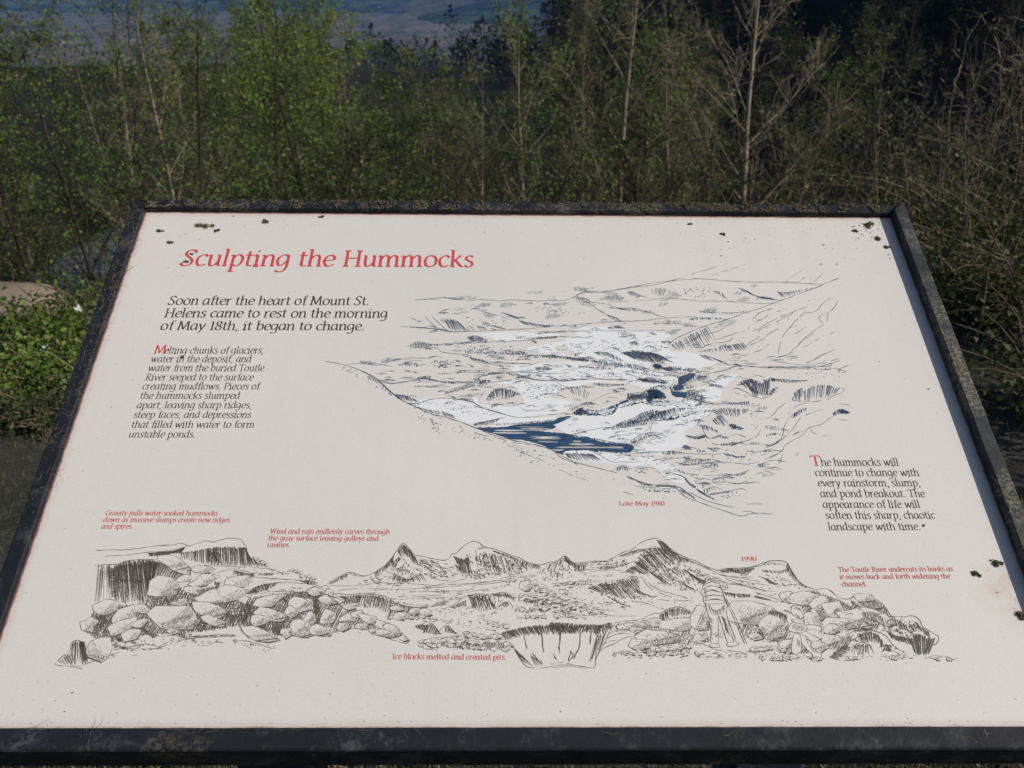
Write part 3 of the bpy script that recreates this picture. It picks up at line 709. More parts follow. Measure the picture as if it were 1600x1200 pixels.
# long outlines
for v, s, w, g in ((p8, '30 155 110 150 180 148 215 136 260 150 330 153 400 156 450 152 560 160 640 155 760 160 860 160 980 155 1040 130 1100 102 1160 103 1230 107 1310 90 1420 74 1530 62 1600 45', .7, 0),
                  (vB, '0 222 60 205 110 208 180 200 280 182 350 170 430 155 560 140 640 133 720 130 860 142 1000 148 1200 150 1400 162', .7, 0),
                  (vB, '430 155 560 135 700 90 800 62', .5, .3), (vB, '780 110 860 80 960 55', .5, .35), (vB, '1190 145 1240 110 1290 78', .5, .3), (vB, '1270 145 1310 115', .5, .2), (vB, '1350 148 1405 100', .5, .3),
                  (vB, '1500 122 1420 155 1340 190 1240 225 1150 258 1050 295 960 325 860 360 760 390 690 415 620 445 560 475 520 510', .9, 0),
                  (vB, '0 262 60 262 120 300 190 345 230 368 300 370', .7, 0), (vB, '60 262 160 270 240 295 350 300 440 330 520 350 640 345 700 350', .6, .1),
                  (vB, '400 255 520 240 700 255 860 258 1000 268 1130 268', .6, .05), (vB, '180 262 330 255 400 252', .5, .4),
                  (p8, '0 325 80 332 150 335 200 345 260 355 350 352 480 348 620 340 740 335 860 322 1000 315 1150 300 1300 290 1450 285 1600 268', .8, 0),
                  (p8, '0 455 160 455 200 480 300 492 370 500 400 530 450 548 560 548 700 556 760 552', .8, 0), (vA, '610 248 700 243 760 235 800 238 860 245', .6, .1),
                  (p8, '200 430 350 425 500 420 620 412 740 405 900 385 1100 390 1150 378', .7, .15), (p8, '990 345 1120 310', .5, .1), (p8, '800 355 980 352 1200 345 1400 350 1600 345', .6, .2),
                  (p8, '420 660 450 632 560 615 700 605 850 615 1000 610', .9, 0),
                  (vA, '100 598 160 608 230 625 290 645 350 675 400 710 440 740 480 780 540 820 600 850 700 895 780 915 860 940 930 965 980 985 1060 1020 1160 1045 1260 1065 1340 1085 1400 1105 1450 1135 1500 1165 1540 1190', 1.0, 0),
                  (vA, '220 618 300 612 420 620 470 600 540 582 700 582', .6, .1), (vA, '520 588 600 592 690 600', .5, .3),
                  (vA, '440 740 500 790 590 840 700 815 780 808 850 812 940 830 1000 865 1100 895 1180 915', .9, 0),
                  (vA, '400 700 480 722 560 715 640 695 740 710 860 715 960 720 980 690 1040 670 1130 665 1230 680 1330 655 1380 680 1450 712 1530 700 1600 700', .8, 0),
                  (vA, '780 775 860 745 960 725 1080 715 1200 700', .7, .15), (vA, '620 740 760 745 880 742', .5, .3), (vA, '530 400 620 405 720 412 840 432', .8, 0),
                  (vA, '845 645 920 660 1020 662', .6, .3), (vA, '1000 610 1100 620 1180 630 1260 625 1320 600', .6, .1), (vA, '880 565 940 580 1000 600 1050 606 1160 610 1280 615', .7, .05),
                  (vA, '580 345 640 375 730 405 800 425', .7, .2), (vA, '665 340 700 375 740 410', .7, .25), (vA, '710 345 760 390 800 425', .7, .25),
                  (vA, '920 285 1000 315 1080 340 1160 360', .7, .3), (vA, '1160 450 1350 470 1420 460', .6, .4),
                  (p6, '0 395 100 420 200 445 330 488', .8, 0), (p6, '0 560 60 540 130 520 260 492', .8, .1), (p6, '330 488 480 490 600 470 720 462 790 430 830 395', .7, .15),
                  (p6, '380 400 430 430 540 435 640 410 700 390', .6, .35), (p6, '340 120 450 160 560 180 700 190 850 180 1000 172 1150 176 1250 170', .8, 0), (p6, '550 60 600 70 760 72 900 55', .6, .3),
                  (p6, '1000 210 1100 235 1240 215 1300 210', .6, .15), (p6, '690 200 760 235 830 240 930 222', .6, .2), (p6, '640 320 690 298 740 262 830 240', .7, .1),
                  (p6, '940 395 1040 330 1140 290 1260 270', .5, .25), (p6, '100 270 60 320 60 370 200 385 250 380', .6, .2), (p6, '1110 150 1240 155 1200 180', .6, .1), (p6, '1250 120 1400 165 1600 210', .7, .1),
                  (p6, '790 640 960 600 1100 575 1250 575 1400 555 1500 515 1600 515', .8, 0), (p6, '1000 665 1180 705 1290 712', .8, .1), (p6, '1290 712 1350 660 1460 590 1480 560', .8, .15), (p6, '1460 615 1560 655', .7, .1),
                  (p6, '600 735 680 780 720 820 780 850 900 880 1000 905 1100 930 1200 958', .9, .1), (p6, '760 770 840 765 860 790 770 800 740 780', .8, 0), (p6, '860 765 940 762 1040 800 1150 862 1240 862 1400 862', .8, .1),
                  (p6, '1150 860 1200 830 1260 815 1330 780 1400 760 1500 760', .7, .2), (p6, '0 620 80 640 200 665 330 700 460 720 560 760', .7, .35),
                  (p7, '0 30 100 55 200 95 330 100 440 105 520 95', .7, .15), (p7, '520 110 640 90 760 55 860 55 960 65 1100 62 1300 60 1400 40 1480 15', .8, .05), (p7, '600 100 700 80 740 52 760 45 800 62', .8, 0),
                  (p7, '960 60 1100 70 1250 72 1380 78 1450 70 1530 98', .7, .2), (p7, '1000 10 1150 40 1290 45 1380 15', .6, .15), (p7, '1385 45 1415 35 1415 52 1390 56', .8, 0), (p7, '1480 72 1535 45', .7, 0),
                  (p7, '730 215 760 208 820 230 870 262 930 278 965 275 1010 240 1050 228', .8, 0), (p7, '730 215 740 235 790 250 840 265', .8, .2), (p7, '450 265 520 300 600 312 720 315 840 300', .9, .05), (p7, '520 345 560 320 640 312', .6, .1),
                  (p7, '960 425 1020 385 1045 350 1100 310 1150 290', .8, .2), (p7, '1170 250 1150 290 1230 300 1270 300', .7, .1), (p7, '1270 302 1370 290 1430 260 1490 240 1508 215 1490 205', .8, .1),
                  (p7, '1150 350 1200 320 1260 310', .7, .1), (p7, '1120 390 1160 350', .7, .2), (p7, '1360 352 1280 380 1220 400 1190 430 1160 480 1110 530 1050 580 960 620', .8, .25),
                  (p7, '1110 440 1090 480 1070 560 1020 600 950 625', .8, .2), (p7, '1100 440 1130 410 1170 380', .7, .1), (p7, '1550 385 1530 425 1470 425', .7, .2), (p7, '1560 330 1500 318 1430 318', .6, .4),
                  (p7, '1430 400 1390 430 1340 462 1280 475 1250 490 1230 520 1190 550 1130 580 1090 610 1080 640 1040 665 980 690', .8, .1), (p7, '1080 665 1060 720 1020 760 940 772', .7, .3), (p7, '1265 480 1300 520 1390 540', .6, .5),
                  (p7, '930 490 900 540 820 575 720 600 640 600 560 580 540 565', .8, .3), (p7, '910 465 880 500', .6, .2), (p7, '520 480 550 540 580 555 640 545 655 528', .8, .05), (p7, '400 530 460 545 520 528 560 560', .9, 0),
                  (p7, '60 655 200 650 330 650 420 660 600 665 680 660', .7, .3), (p7, '330 720 420 740 560 725 700 722 830 735 920 718', .8, .2), (p7, '180 715 210 700 250 715 260 730', .9, 0),
                  (p7, '0 815 100 860 200 880 300 882 370 900 430 945 480 985', 1.0, 0), (p7, '260 790 330 800 400 830 440 880 500 915 560 955 620 985', 1.0, 0), (p7, '580 940 680 925 790 905 830 920', .8, .1), (p7, '580 865 680 858 760 868 890 862', .7, .25),
                  (p7, '640 800 720 812 800 800 850 770', .7, .35), (p7, '870 655 960 640 1020 620', .7, .2), (p7, '920 700 1000 690 1080 640', .7, .3), (p7, '960 765 1020 745 1070 690', .7, .3),
                  (p7, '490 470 500 430 560 400 600 365 640 350', .7, .25), (p7, '165 508 200 540 240 548', .8, 0), (p7, '160 510 180 440 220 435', .7, .2), (p7, '0 340 100 310 180 330 300 300 360 280', .7, .3),
                  (vC, '570 475 650 478 740 470 800 520 860 545 930 570 990 590 1060 612 1110 600 1180 600 1208 600', .9, .05), (vC, '820 500 900 540 980 562 1036 572', .9, .1), (vC, '1060 590 1100 590 1140 604', .8, .1), (vC, '1085 555 1165 556', .7, .3),
                  (vC, '215 395 300 430 400 460 520 500 620 530', .6, .5), (vC, '280 400 420 440 520 480', .6, .6), (vC, '0 300 80 330 160 360', .6, .5), (vC, '860 460 960 465 1125 458', .7, .3), (vC, '730 400 850 420 1000 425 1100 400', .6, .5),
                  (p5, '320 150 420 152 520 158 600 175', .6, .2), (p5, '350 210 450 260 500 300 550 345 570 375', 1.0, 0), (p5, '480 285 580 320 700 300 790 290 840 260 930 290 980 300', .8, .05)):
    pen(ink, v(parse(s)), w * 1.05, .35, g)
# flank of the big slope: long broken gully lines
for s in ('1455 235 1400 270 1380 300 1340 320 1290 330 1220 400 1180 450 1160 500 1150 560', '1490 250 1470 290 1430 330 1425 370 1390 400 1320 450 1260 510 1200 560 1130 580', '1420 320 1380 350 1400 380', '1310 290 1230 320 1150 370 1060 410 1030 440',
          '1180 300 1100 340 1010 380', '1120 300 1050 320 1000 360', '1250 310 1200 350', '1200 330 1130 360 1060 400 1000 430', '1160 410 1100 440 1050 480 980 510', '1060 450 980 500 950 530', '1340 380 1280 420 1240 450', '900 470 840 490 760 500 700 530',
          '960 430 900 440 820 470 780 480', '860 400 800 430 720 450 660 480', '760 420 700 450 640 490 580 510', '1100 500 1040 540 1000 550', '1300 470 1260 500', '1360 440 1300 470', '1470 430 1440 445', '1390 460 1350 490 1290 520', '1470 530 1410 560 1360 590 1300 610',
          '1500 580 1440 600 1380 620', '1550 620 1480 650', '1080 575 1150 570 1260 575 1180 590 1100 590', '1240 540 1200 570', '1420 550 1380 570 1350 590', '900 600 930 620 1000 630 1150 630 1330 630 1450 625'):
    pen(ink, vB(parse(s)), .85, .45, .18)
# shaded slopes and bluffs: pairs of top and bottom edges
for v, a, b, sp, w, dn in (
    (vB, '530 510 600 470 680 430 760 400', '560 530 640 535 720 520 800 470', 1.9, .8, .8), (vB, '700 540 800 520 900 500 950 490', '690 548 800 545 920 540 990 530', 1.6, .7, .8),
    (vB, '260 550 320 535 400 540 470 560 520 590', '340 590 400 605 450 615 520 600 560 610', 1.3, 1.1, 1), (vB, '100 545 150 540 210 560 260 590', '130 565 190 580 240 600 270 600', 1.4, .9, .9),
    (vB, '0 575 100 580 200 600 300 610 400 640', '10 590 110 600 220 625 310 635 420 660', 1.6, .8, .8), (vB, '480 635 560 625 640 635 700 640', '520 655 580 655 640 660', 1.5, .8, .8), (vB, '700 560 760 570 800 590', '740 590 800 605 860 605', 1.5, .8, .8),
    (vB, '600 680 650 670 700 675 750 680', '590 740 620 745 680 720 740 700', 1.5, 1.0, .9), (vB, '350 695 450 690 520 715', '400 720 480 722 540 730', 1.5, .8, .8), (vB, '640 770 700 775 740 820', '640 800 700 820 730 835', 1.4, .9, .8),
    (vB, '420 180 480 180 560 200 600 230', '430 215 500 240 560 250', 2.0, .6, .6), (vB, '280 205 320 200 360 225', '310 225 360 235 420 240', 1.8, .6, .7), (vB, '920 180 960 190 1000 220 1100 240', '960 210 1040 235 1100 250 1180 255', 1.6, .7, .8),
    (vB, '1140 200 1200 205 1280 190 1350 180', '1170 240 1220 225 1300 200 1340 188', 1.5, .7, .8), (vB, '780 200 820 200 850 240', '800 215 840 240 870 250', 2, .6, .7), (vB, '60 240 0 235', '90 262 0 260', 1.6, .8, .8), (vB, '700 310 800 320 900 320 970 310', '710 325 800 328 900 330 970 320', 1.5, .7, .8),
    (vB, '640 355 740 350 850 355', '650 365 740 362 850 362', 1.5, 1.0, .9), (vB, '180 290 300 300 400 310', '200 298 300 312 420 325', 1.8, .5, .8), (vB, '180 335 230 350 260 370', '200 345 240 368 270 372', 1.6, .8, .9),
    (vB, '180 405 240 400 260 412', '190 415 260 415 300 418', 1.6, .9, .8), (vB, '420 380 520 380 640 385', '440 390 540 388 640 392', 1.7, .6, .7), (vB, '600 395 660 398 720 400', '620 402 680 404 720 406', 1.7, .7, .7), (vB, '480 485 520 480 560 500', '500 500 540 500 560 510', 1.6, .8, .8),
    (vA, '780 365 820 355 860 375 880 400', '810 420 850 430 900 430 930 430', 1.5, .8, .9), (vA, '590 500 640 485 720 500 800 495', '580 515 640 520 720 515 800 505', 1.4, .8, .9), (vA, '910 460 960 450 1010 470 1030 480', '930 490 980 490 1020 495', 1.3, .9, .9),
    (vA, '780 505 860 492 940 485', '790 512 860 505 960 495', 1.5, .7, .8), (vA, '1100 320 1160 335 1200 355', '1130 330 1180 355 1220 360', 1.5, .8, .9), (vA, '1200 365 1280 380 1380 400', '1240 390 1300 405 1400 405', 1.5, .8, .8), (vA, '990 370 1030 380 1080 400 1120 410', '1000 390 1040 400 1100 415 1140 418', 1.8, .7, .7),
    (vA, '900 400 960 395 1060 415', '920 430 1000 420 1100 425', 1.8, .6, .7), (vA, '1290 440 1380 430 1480 428', '1300 446 1390 440 1480 434', 1.6, .8, .8), (vA, '1310 455 1370 455 1440 462', '1320 475 1370 472 1420 466', 1.6, .7, .8),
    (vA, '1340 570 1400 560 1440 575', '1330 580 1400 580 1450 580', 1.2, 1.1, 1), (vA, '1470 570 1530 580 1600 590', '1480 590 1540 592 1600 598', 1.3, 1.2, 1), (vA, '920 575 980 585 1030 600', '930 590 980 600 1020 608', 1.4, .9, .9), (vA, '1300 640 1360 632 1400 640', '1300 652 1350 655 1380 650', 1.3, .9, .9),
    (vA, '1020 665 1060 660 1110 662', '1030 672 1070 672 1120 670', 1.3, .8, .9), (vA, '970 725 990 705 1040 705', '975 730 1020 725 1050 710', 1.3, .9, .9), (vA, '880 535 960 528 1040 530', '890 542 960 542 1040 538', 2.2, .8, .7), (vA, '1060 545 1180 540 1280 550', '1070 552 1180 555 1280 560', 2.2, .8, .6),
    (vA, '550 600 590 598 630 618', '560 625 600 632 640 630', 1.5, .7, .8), (vA, '430 600 480 585 540 582', '420 608 480 604 530 592', 1.5, .7, .8), (vA, '300 600 360 605 420 608', '310 612 360 614 410 612', 1.5, .5, .8),
    (vA, '640 690 700 695 760 712', '620 700 700 705 760 718', 1.4, .8, .9), (vA, '760 715 860 712 950 718', '760 725 860 728 940 726', 1.4, .8, .9), (vA, '780 780 860 750 950 730', '790 785 880 765 960 738', 1.5, .8, .9), (vA, '610 738 700 738 760 742', '620 748 700 750 740 746', 1.5, .7, .8),
    (vA, '350 680 400 705 440 740 480 790', '340 700 390 725 430 760 480 800', 1.6, .8, .8), (vA, '500 785 560 790 620 820', '520 815 580 830 640 832', 1.3, .9, .9), (vA, '600 850 680 870 760 880 830 905', '620 862 700 890 780 912 850 925', 1.5, .8, .8),
    (p6, '130 300 170 260 240 245 310 260 370 285 400 300', '150 350 190 330 240 335 290 340 330 325 370 310', 1.5, 1.0, 1), (p6, '130 300 110 320 105 350', '160 310 150 340 130 365', 1.6, .8, .8), (p6, '780 240 850 235 940 260 980 300', '830 300 880 320 920 340 960 330', 3.4, .8, .9), (p6, '840 330 900 340', '840 350 900 370', 3, .8, .8),
    (p6, '510 75 560 70 640 78', '520 95 570 102 620 92', 1.3, 1.0, 1), (p6, '120 110 180 112 240 118', '125 130 190 132 230 128', 1.5, .7, .8), (p6, '60 200 90 175 150 185', '60 215 100 205 140 195', 1.4, .8, .9), (p6, '720 175 790 172 860 178', '725 190 790 190 860 184', 1.7, .8, .7),
    (p6, '0 545 60 525 140 515 220 495', '10 560 70 565 130 555 200 525', 1.4, .9, 1), (p6, '1040 205 1120 210 1200 215', '1050 225 1120 238 1200 225', 1.7, .6, .8), (p6, '900 150 960 145 1010 160', '920 165 980 165 1040 166', 1.6, .7, .8), (p6, '1410 175 1500 180 1600 205', '1440 190 1520 205 1600 215', 1.4, .8, .9),
    (p6, '1280 330 1320 300 1380 300 1440 290', '1290 345 1340 345 1400 340 1450 320', 1.4, 1.0, 1), (p6, '1180 555 1250 520 1330 490 1400 450 1450 430', '1230 570 1300 572 1380 562 1440 540 1500 520', 1.7, .9, 1), (p6, '1440 440 1500 425 1560 435 1600 440', '1480 530 1540 510 1580 500 1600 495', 1.6, .9, 1),
    (p6, '760 790 840 790 920 790 1000 800', '790 830 860 850 960 855 1080 860', 1.5, .9, .95), (p6, '780 640 860 640 960 655', '820 650 900 665 990 675', 1.5, .7, .8), (p6, '820 600 900 590 940 600', '830 615 900 612 950 606', 1.7, .7, .7),
    (p6, '1310 690 1370 650 1450 610', '1320 710 1400 690 1470 650', 1.7, .8, .8), (p6, '350 545 500 530 640 512', '340 560 500 548 640 530', 1.6, .7, .7),
    (p7, '820 150 860 140 920 160 960 145 1000 135', '890 275 930 275 950 275 970 270 985 250', 1.5, 1.1, 1), (p7, '780 160 820 155 870 200', '840 215 870 230 900 260', 1.8, .9, .9), (p7, '990 132 1030 140 1080 142 1150 150 1250 152', '1010 160 1060 165 1120 172 1200 165 1260 158', 1.4, .9, 1),
    (p7, '985 250 1000 210 1030 195', '1000 260 1030 235 1060 212', 1.5, 1.0, .9), (p7, '1160 240 1190 210 1220 200', '1170 290 1200 300 1215 290', 1.5, 1.0, .9), (p7, '1230 220 1270 200 1290 190', '1235 295 1260 300 1275 290', 1.9, .8, .8), (p7, '1290 190 1340 180 1400 180 1440 200 1490 205', '1285 290 1330 285 1370 280 1410 262 1450 240', 1.9, .9, .9),
    (p7, '1160 380 1200 355 1250 340', '1150 420 1190 400 1240 365', 1.5, .9, .9), (p7, '1425 380 1480 350 1540 370', '1430 402 1490 390 1560 385', 1.3, 1.0, 1), (p7, '600 370 650 345 720 345 780 350 850 350', '640 400 690 400 740 410 790 395 830 375', 1.8, .9, .9),
    (p7, '590 430 620 400 650 390', '620 460 680 470 720 455', 1.5, .9, .9), (p7, '505 460 560 465 620 500', '520 490 580 510 640 520', 1.4, .9, .9), (p7, '590 550 620 535 655 525', '600 545 630 548 650 540', 1.3, .8, .9), (p7, '650 590 720 590 820 570', '660 600 720 605 810 590', 1.5, 1.0, .9),
    (p7, '720 610 760 600', '730 600 770 590', 1.5, 1, .8), (p7, '380 615 400 600 430 610 440 630', '390 625 420 640 450 640', 1.3, 1.0, 1), (p7, '560 615 590 630 620 645', '565 628 600 645 630 650', 1.4, .9, .9), (p7, '660 660 720 665 760 680 830 675', '680 672 740 688 790 695 830 688', 1.4, 1.0, .9), (p7, '480 640 520 635 550 650', '490 648 520 650 540 656', 1.5, .8, .8),
    (p7, '240 655 300 640 400 650', '250 670 320 672 400 668', 1.6, .8, .8), (p7, '80 655 140 645 220 650', '90 662 150 662 220 660', 1.6, .7, .7), (p7, '380 735 450 730 530 728', '400 745 460 745 530 738', 1.6, .8, .8), (p7, '690 800 760 805 830 795', '700 812 770 818 820 806', 1.7, .8, .7),
    (p7, '0 820 60 840 120 870 180 880', '10 835 70 860 120 885 180 892', 1.3, 1.0, 1), (p7, '320 770 370 775 410 800', '330 780 380 790 410 805', 1.4, .9, .9), (p7, '400 830 430 860 480 890', '410 850 440 885 480 905', 1.3, 1.1, 1), (p7, '200 880 280 880 340 895', '210 890 280 895 340 905', 1.3, 1.0, 1), (p7, '360 905 420 930 470 960', '370 925 420 950 460 975', 1.4, .9, .9),
    (p7, '560 945 640 930 720 920', '590 950 650 942 720 930', 1.5, .9, .9), (p7, '480 905 540 940 600 975', '500 930 550 960 600 985', 1.4, 1.0, .9), (p7, '430 240 480 235 530 280', '440 265 490 280 520 298', 1.4, .9, .9), (p7, '700 305 780 305 850 295', '720 325 780 325 850 335', 1.5, .8, .9),
    (p7, '60 140 180 150 290 150', '120 165 200 172 290 170', 1.5, .7, .8), (p7, '240 65 320 60 400 75', '260 85 330 88 400 90', 1.5, .8, .8), (p7, '480 130 530 120 570 110', '490 150 530 140 570 122', 1.5, .8, .8), (p7, '370 210 430 195 470 200', '380 222 440 212 480 210', 1.5, .9, .9),
    (p7, '0 240 60 245 120 260', '10 290 70 290 120 300', 1.5, .9, 1), (p7, '20 420 80 440 150 450', '10 465 80 470 140 460', 2.0, .9, .9), (p7, '150 400 240 370 330 340', '190 440 270 420 350 385', 1.5, 1.0, 1), (p7, '20 580 100 545 180 520', '40 600 110 570 180 540', 1.5, .9, .9), (p7, '960 605 1020 585 1060 555', '980 615 1030 600 1070 575', 1.6, .8, .8), (p7, '1150 530 1180 510 1220 500', '1160 535 1190 522 1215 512', 1.5, .8, .9)):
    fringe(ink, v(parse(a)), v(parse(b)), sp * .95, w * .95, dn, .3, .7)
for v, s, h in ((p6, '820 455 920 425 1040 430 1130 400 1200 375 1290 330 1400 300 1470 285 1560 300 1600 300', 7), (p6, '1150 565 1250 540 1330 510 1420 470 1500 440 1600 430', 8), (p7, '20 440 120 420 200 380 300 350 400 340', 8), (p7, '0 260 80 250 140 215 220 215 240 270', 8),
                (p7, '260 110 330 115 380 130 340 190 300 220', 5), (p7, '240 180 300 200 320 240', 5), (p7, '400 240 480 270 520 295', 5), (p7, '100 150 200 165 280 165', 4), (vB, '100 590 200 610 300 625 420 655', 5), (vB, '0 580 60 590 140 600', 5), (vB, '260 545 360 540 450 560 500 600', 8),
                (vB, '520 640 600 640 700 650', 4), (vB, '300 710 400 700 520 720', 4), (vA, '1180 460 1300 462 1420 455', 4), (vA, '1250 560 1400 565 1600 590', 4), (vA, '900 540 1050 548 1250 552', 4), (p6, '150 545 300 540 450 530 680 505', 3), (p6, '1000 660 1150 700 1290 705', 4), (p6, '770 640 860 625 950 605', 3)):
    P = v(parse(s)); fringe(ink, P, [(x + R.uniform(-2, 3), y + h * R.uniform(.7, 1.2)) for x, y in P], 1.5, .95, .9, .35, .9)
for s, h in (('700 255 780 240 900 232 1000 235', 3), ('300 130 450 165 600 185', 2), ('1000 205 1150 215 1260 215', 3), ('880 60 1000 70 1150 78', 4), ('1180 60 1260 50 1320 60', 5), ('1300 100 1420 120 1520 130', 4), ('1560 230 1600 240', 6)):
    P = p6(parse(s)); fringe(ink, P, [(x + 1, y + h) for x, y in P], 1.6, .9, .8, .35, .9)
# scree and grass marks
for v, s, n, a in ((vA, '150 615 260 640 360 700 440 770 400 760 320 710 200 660', 90, 20), (vA, '600 860 760 920 900 975 1080 1040 1250 1080 1150 1090 950 1040 760 980 640 920', 170, 15), (vA, '1100 1060 1340 1120 1380 1160 1200 1140', 40, 10), (p5, '800 560 1000 650 1000 740 860 650', 60, None), (vA, '1280 290 1560 280 1580 330 1300 330', 26, 30),
                  (vA, '880 500 1250 520 1250 560 900 560', 34, 10), (vA, '700 600 800 595 800 640 720 640', 20, 70), (vA, '900 350 1150 370 1150 400 920 390', 18, 20), (vB, '600 180 760 180 740 240 620 230', 26, 30), (vB, '540 200 600 230 560 250', 14, 60), (vA, '640 820 900 840 1100 900 900 920', 70, 25), (p6, '420 200 700 220 620 330 440 330', 60, 10),
                  (p6, '960 400 1300 280 1430 270 1200 390', 26, 25), (p7, '420 340 640 330 480 440 220 430', 40, 10), (p7, '860 300 940 320 900 420 850 400', 22, 30), (p7, '560 840 720 780 700 850 600 870', 26, None), (p7, '640 930 760 920 780 960 660 970', 30, None), (p7, '1240 60 1500 60 1440 120 1160 110', 20, 0), (p7, '480 800 560 900 520 910 440 820', 34, None),
                  (vC, '0 280 200 330 260 400 120 380 0 340', 50, 15), (vC, '200 390 560 460 600 500 300 440', 30, 15), (vC, '640 520 900 570 860 560', 12, 10), (vB, '0 470 500 480 480 540 0 540', 50, 5), (vB, '500 660 300 640 0 650 0 700 400 690', 40, 5), (vA, '1300 500 1600 490 1600 560 1300 540', 40, 5), (p7, '60 660 340 650 330 760 120 740', 40, 8), (p7, '460 350 620 350 500 470 400 440', 16, 15),
                  (vB, '1050 280 1400 250 1300 420 1000 540 800 520', 50, 40), (vB, '1250 620 1550 640 1500 700 1100 690', 18, 0), (p7, '540 620 900 640 900 720 560 700', 24, 5)):
    dots(ink, v(parse(s)), int(n * 1.5), .75, 2.2, a)
POND = p6(parse('20 580 250 560 560 515 840 470 1100 380 1600 250 1600 380 1200 500 860 560 1000 660 1340 720 1320 800 900 770 700 820 500 720 100 640'))
def hummocks(poly, n, w0, w1, white=.0):
    xs = [p[0] for p in poly]; ys = [p[1] for p in poly]; y0, y1 = min(ys), max(ys); k = 0
    while k < n:
        x = R.uniform(min(xs), max(xs)); y = R.uniform(y0, y1)
        if not inpoly(x, y, poly): k += .3; continue
        if inpoly(x, y, POND): k += .3; continue
        k += 1
        w = (w0 + (w1 - w0) * (y - y0) / (y1 - y0)) * R.uniform(.6, 1.5); h = w * R.uniform(.10, .26); sl = R.uniform(-.10, .06) * w
        P = [(x - w, y + h * .3 - sl), (x - w * .45, y - h * .6 - sl * .4), (x + w * .1, y - h), (x + w * .6, y - h * .3 + sl * .5), (x + w, y + h * .4 + sl)]
        pen(ink, P, R.uniform(.5, .85), .3, R.choice([0, 0, .2]))
        if R.random() < .62:
            a = R.choice([0, 1, 2]); Q = P[a:a + 3]; d = h * R.uniform(1.0, 2.2)
            fringe(ink, Q, [(q[0] + R.uniform(-1, 2) , q[1] + d) for q in Q], 1.35, R.uniform(.6, .95), .9, .4, .6)
        elif R.random() < .5:
            pen(ink, [(x - w * .6, y + h * .8), (x, y + h * .5), (x + w * .7, y + h * 1.1)], .55, .3, .35)
hummocks([(660, 545), (800, 530), (1000, 520), (1100, 535), (1180, 560), (1180, 600), (1060, 620), (900, 640), (760, 640), (640, 600)], 120, 6, 13)
hummocks([(840, 505), (1000, 495), (1060, 505), (1040, 560), (860, 545)], 34, 5, 8)
hummocks([(1060, 600), (1200, 640), (1240, 700), (1180, 770), (1060, 770), (960, 730), (1000, 690), (980, 640)], 70, 8, 15)
hummocks([(1080, 590), (1200, 570), (1180, 620), (1120, 650), (1060, 640)], 26, 6, 10); hummocks([(660, 540), (860, 540), (860, 600), (700, 600)], 30, 6, 10)
hummocks([(560, 575), (700, 560), (760, 600), (700, 640), (620, 620)], 22, 8, 12); hummocks([(640, 470), (860, 470), (860, 500), (660, 520)], 12, 5, 9); hummocks([(860, 640), (1000, 610), (1040, 640), (980, 690), (900, 680)], 26, 7, 12)
tv = Ink(); tone_patches(tv, [(640, 540), (1060, 500), (1180, 560), (1300, 620), (1240, 720), (1180, 780), (960, 740), (860, 640), (760, 650), (620, 610)], 150, 5, 14); tone_patches(tv, [(660, 470), (1000, 440), (1280, 440), (1180, 520), (900, 510), (660, 520)], 60, 6, 16, .6)
put(tv, 'valley_grey_tone', M_pale)['kind'] = 'stuff'
put(ink, 'valley_drawing', M_bluegrey)
for v, s in ((p5, '320 125 400 125 470 135 430 158 340 150'), (p5, '520 100 600 100 650 115 560 140 500 150'), (p5, '690 0 900 0 870 15 720 12'), (vA, '590 500 660 490 720 505 640 518'), (vA, '930 455 1000 462 1020 490 940 490'), (vA, '800 360 850 370 870 420 820 415'), (vA, '930 575 1010 590 1020 602 940 592'), (vA, '980 370 1040 390 1100 410 1000 400'), (vA, '1050 325 1180 345 1190 358 1100 340')):
    P = v(parse(s)); hatch(tone, P, 25, 1.3, .9, .9); put(tone, 'pale_shading', M_pale); tone = Ink()
# pebbles along the streams
pb = Ink(); pbw = Ink(0)
for v, s, n, r0, r1 in ((p6, '1130 440 1250 390 1400 350 1500 370 1600 380', 26, 1.5, 3.4), (p6, '1060 470 1180 445', 8, 1.5, 2.4), (p7, '120 310 200 290 280 290', 14, 1.4, 2.6), (p7, '340 330 400 320 440 330 440 380 300 410 180 430', 30, 1.4, 2.8), (p7, '250 190 300 200 330 150', 10, 1.3, 2.4),
                        (p6, '1040 785 1080 790 1180 800 1300 790', 10, 1.4, 2.6), (p7, '20 685 60 700', 3, 1.6, 2.4), (p7, '110 905 200 910 330 915', 9, 2, 3.4), (p7, '0 570 80 560 180 520', 16, 1.2, 2.2), (p7, '330 765 260 790', 5, 1.8, 3), (p6, '1220 400 1300 370 1420 350', 12, 1.5, 3), (p7, '40 600 80 590 110 575', 8, 1.2, 2), (p7, '420 440 400 445', 2, 2, 3), (p7, '60 780 130 785', 4, 1.6, 2.6)):
    rocks_along(pb, pbw, v(parse(s)), n, r0, r1, 1.6, .5, .7)
put(pbw, 'pebble_print', M_white); put(pb, 'pebble_outlines', M_bluegrey)
# ------------------------------------------------------------------ sign: lower drawing (hummocks, boulders, two people)
low = Ink(); pap = Ink(0); Ink.level = 0
D = view(80, 820, 3.81); Ev = view(480, 820, 3.81); Fv = view(860, 820, 4.21); G = view(1120, 820, 4.0)
def ln(v, s, w=.9, g=0.0, wob=.35): pen(low, v(parse(s)), w, wob, g)
def fr(v, a, b, sp=1.5, w=.9, dn=1.0, vary=.3, bend=.8): fringe(low, v(parse(a)), v(parse(b)), sp, w, dn, vary, bend)
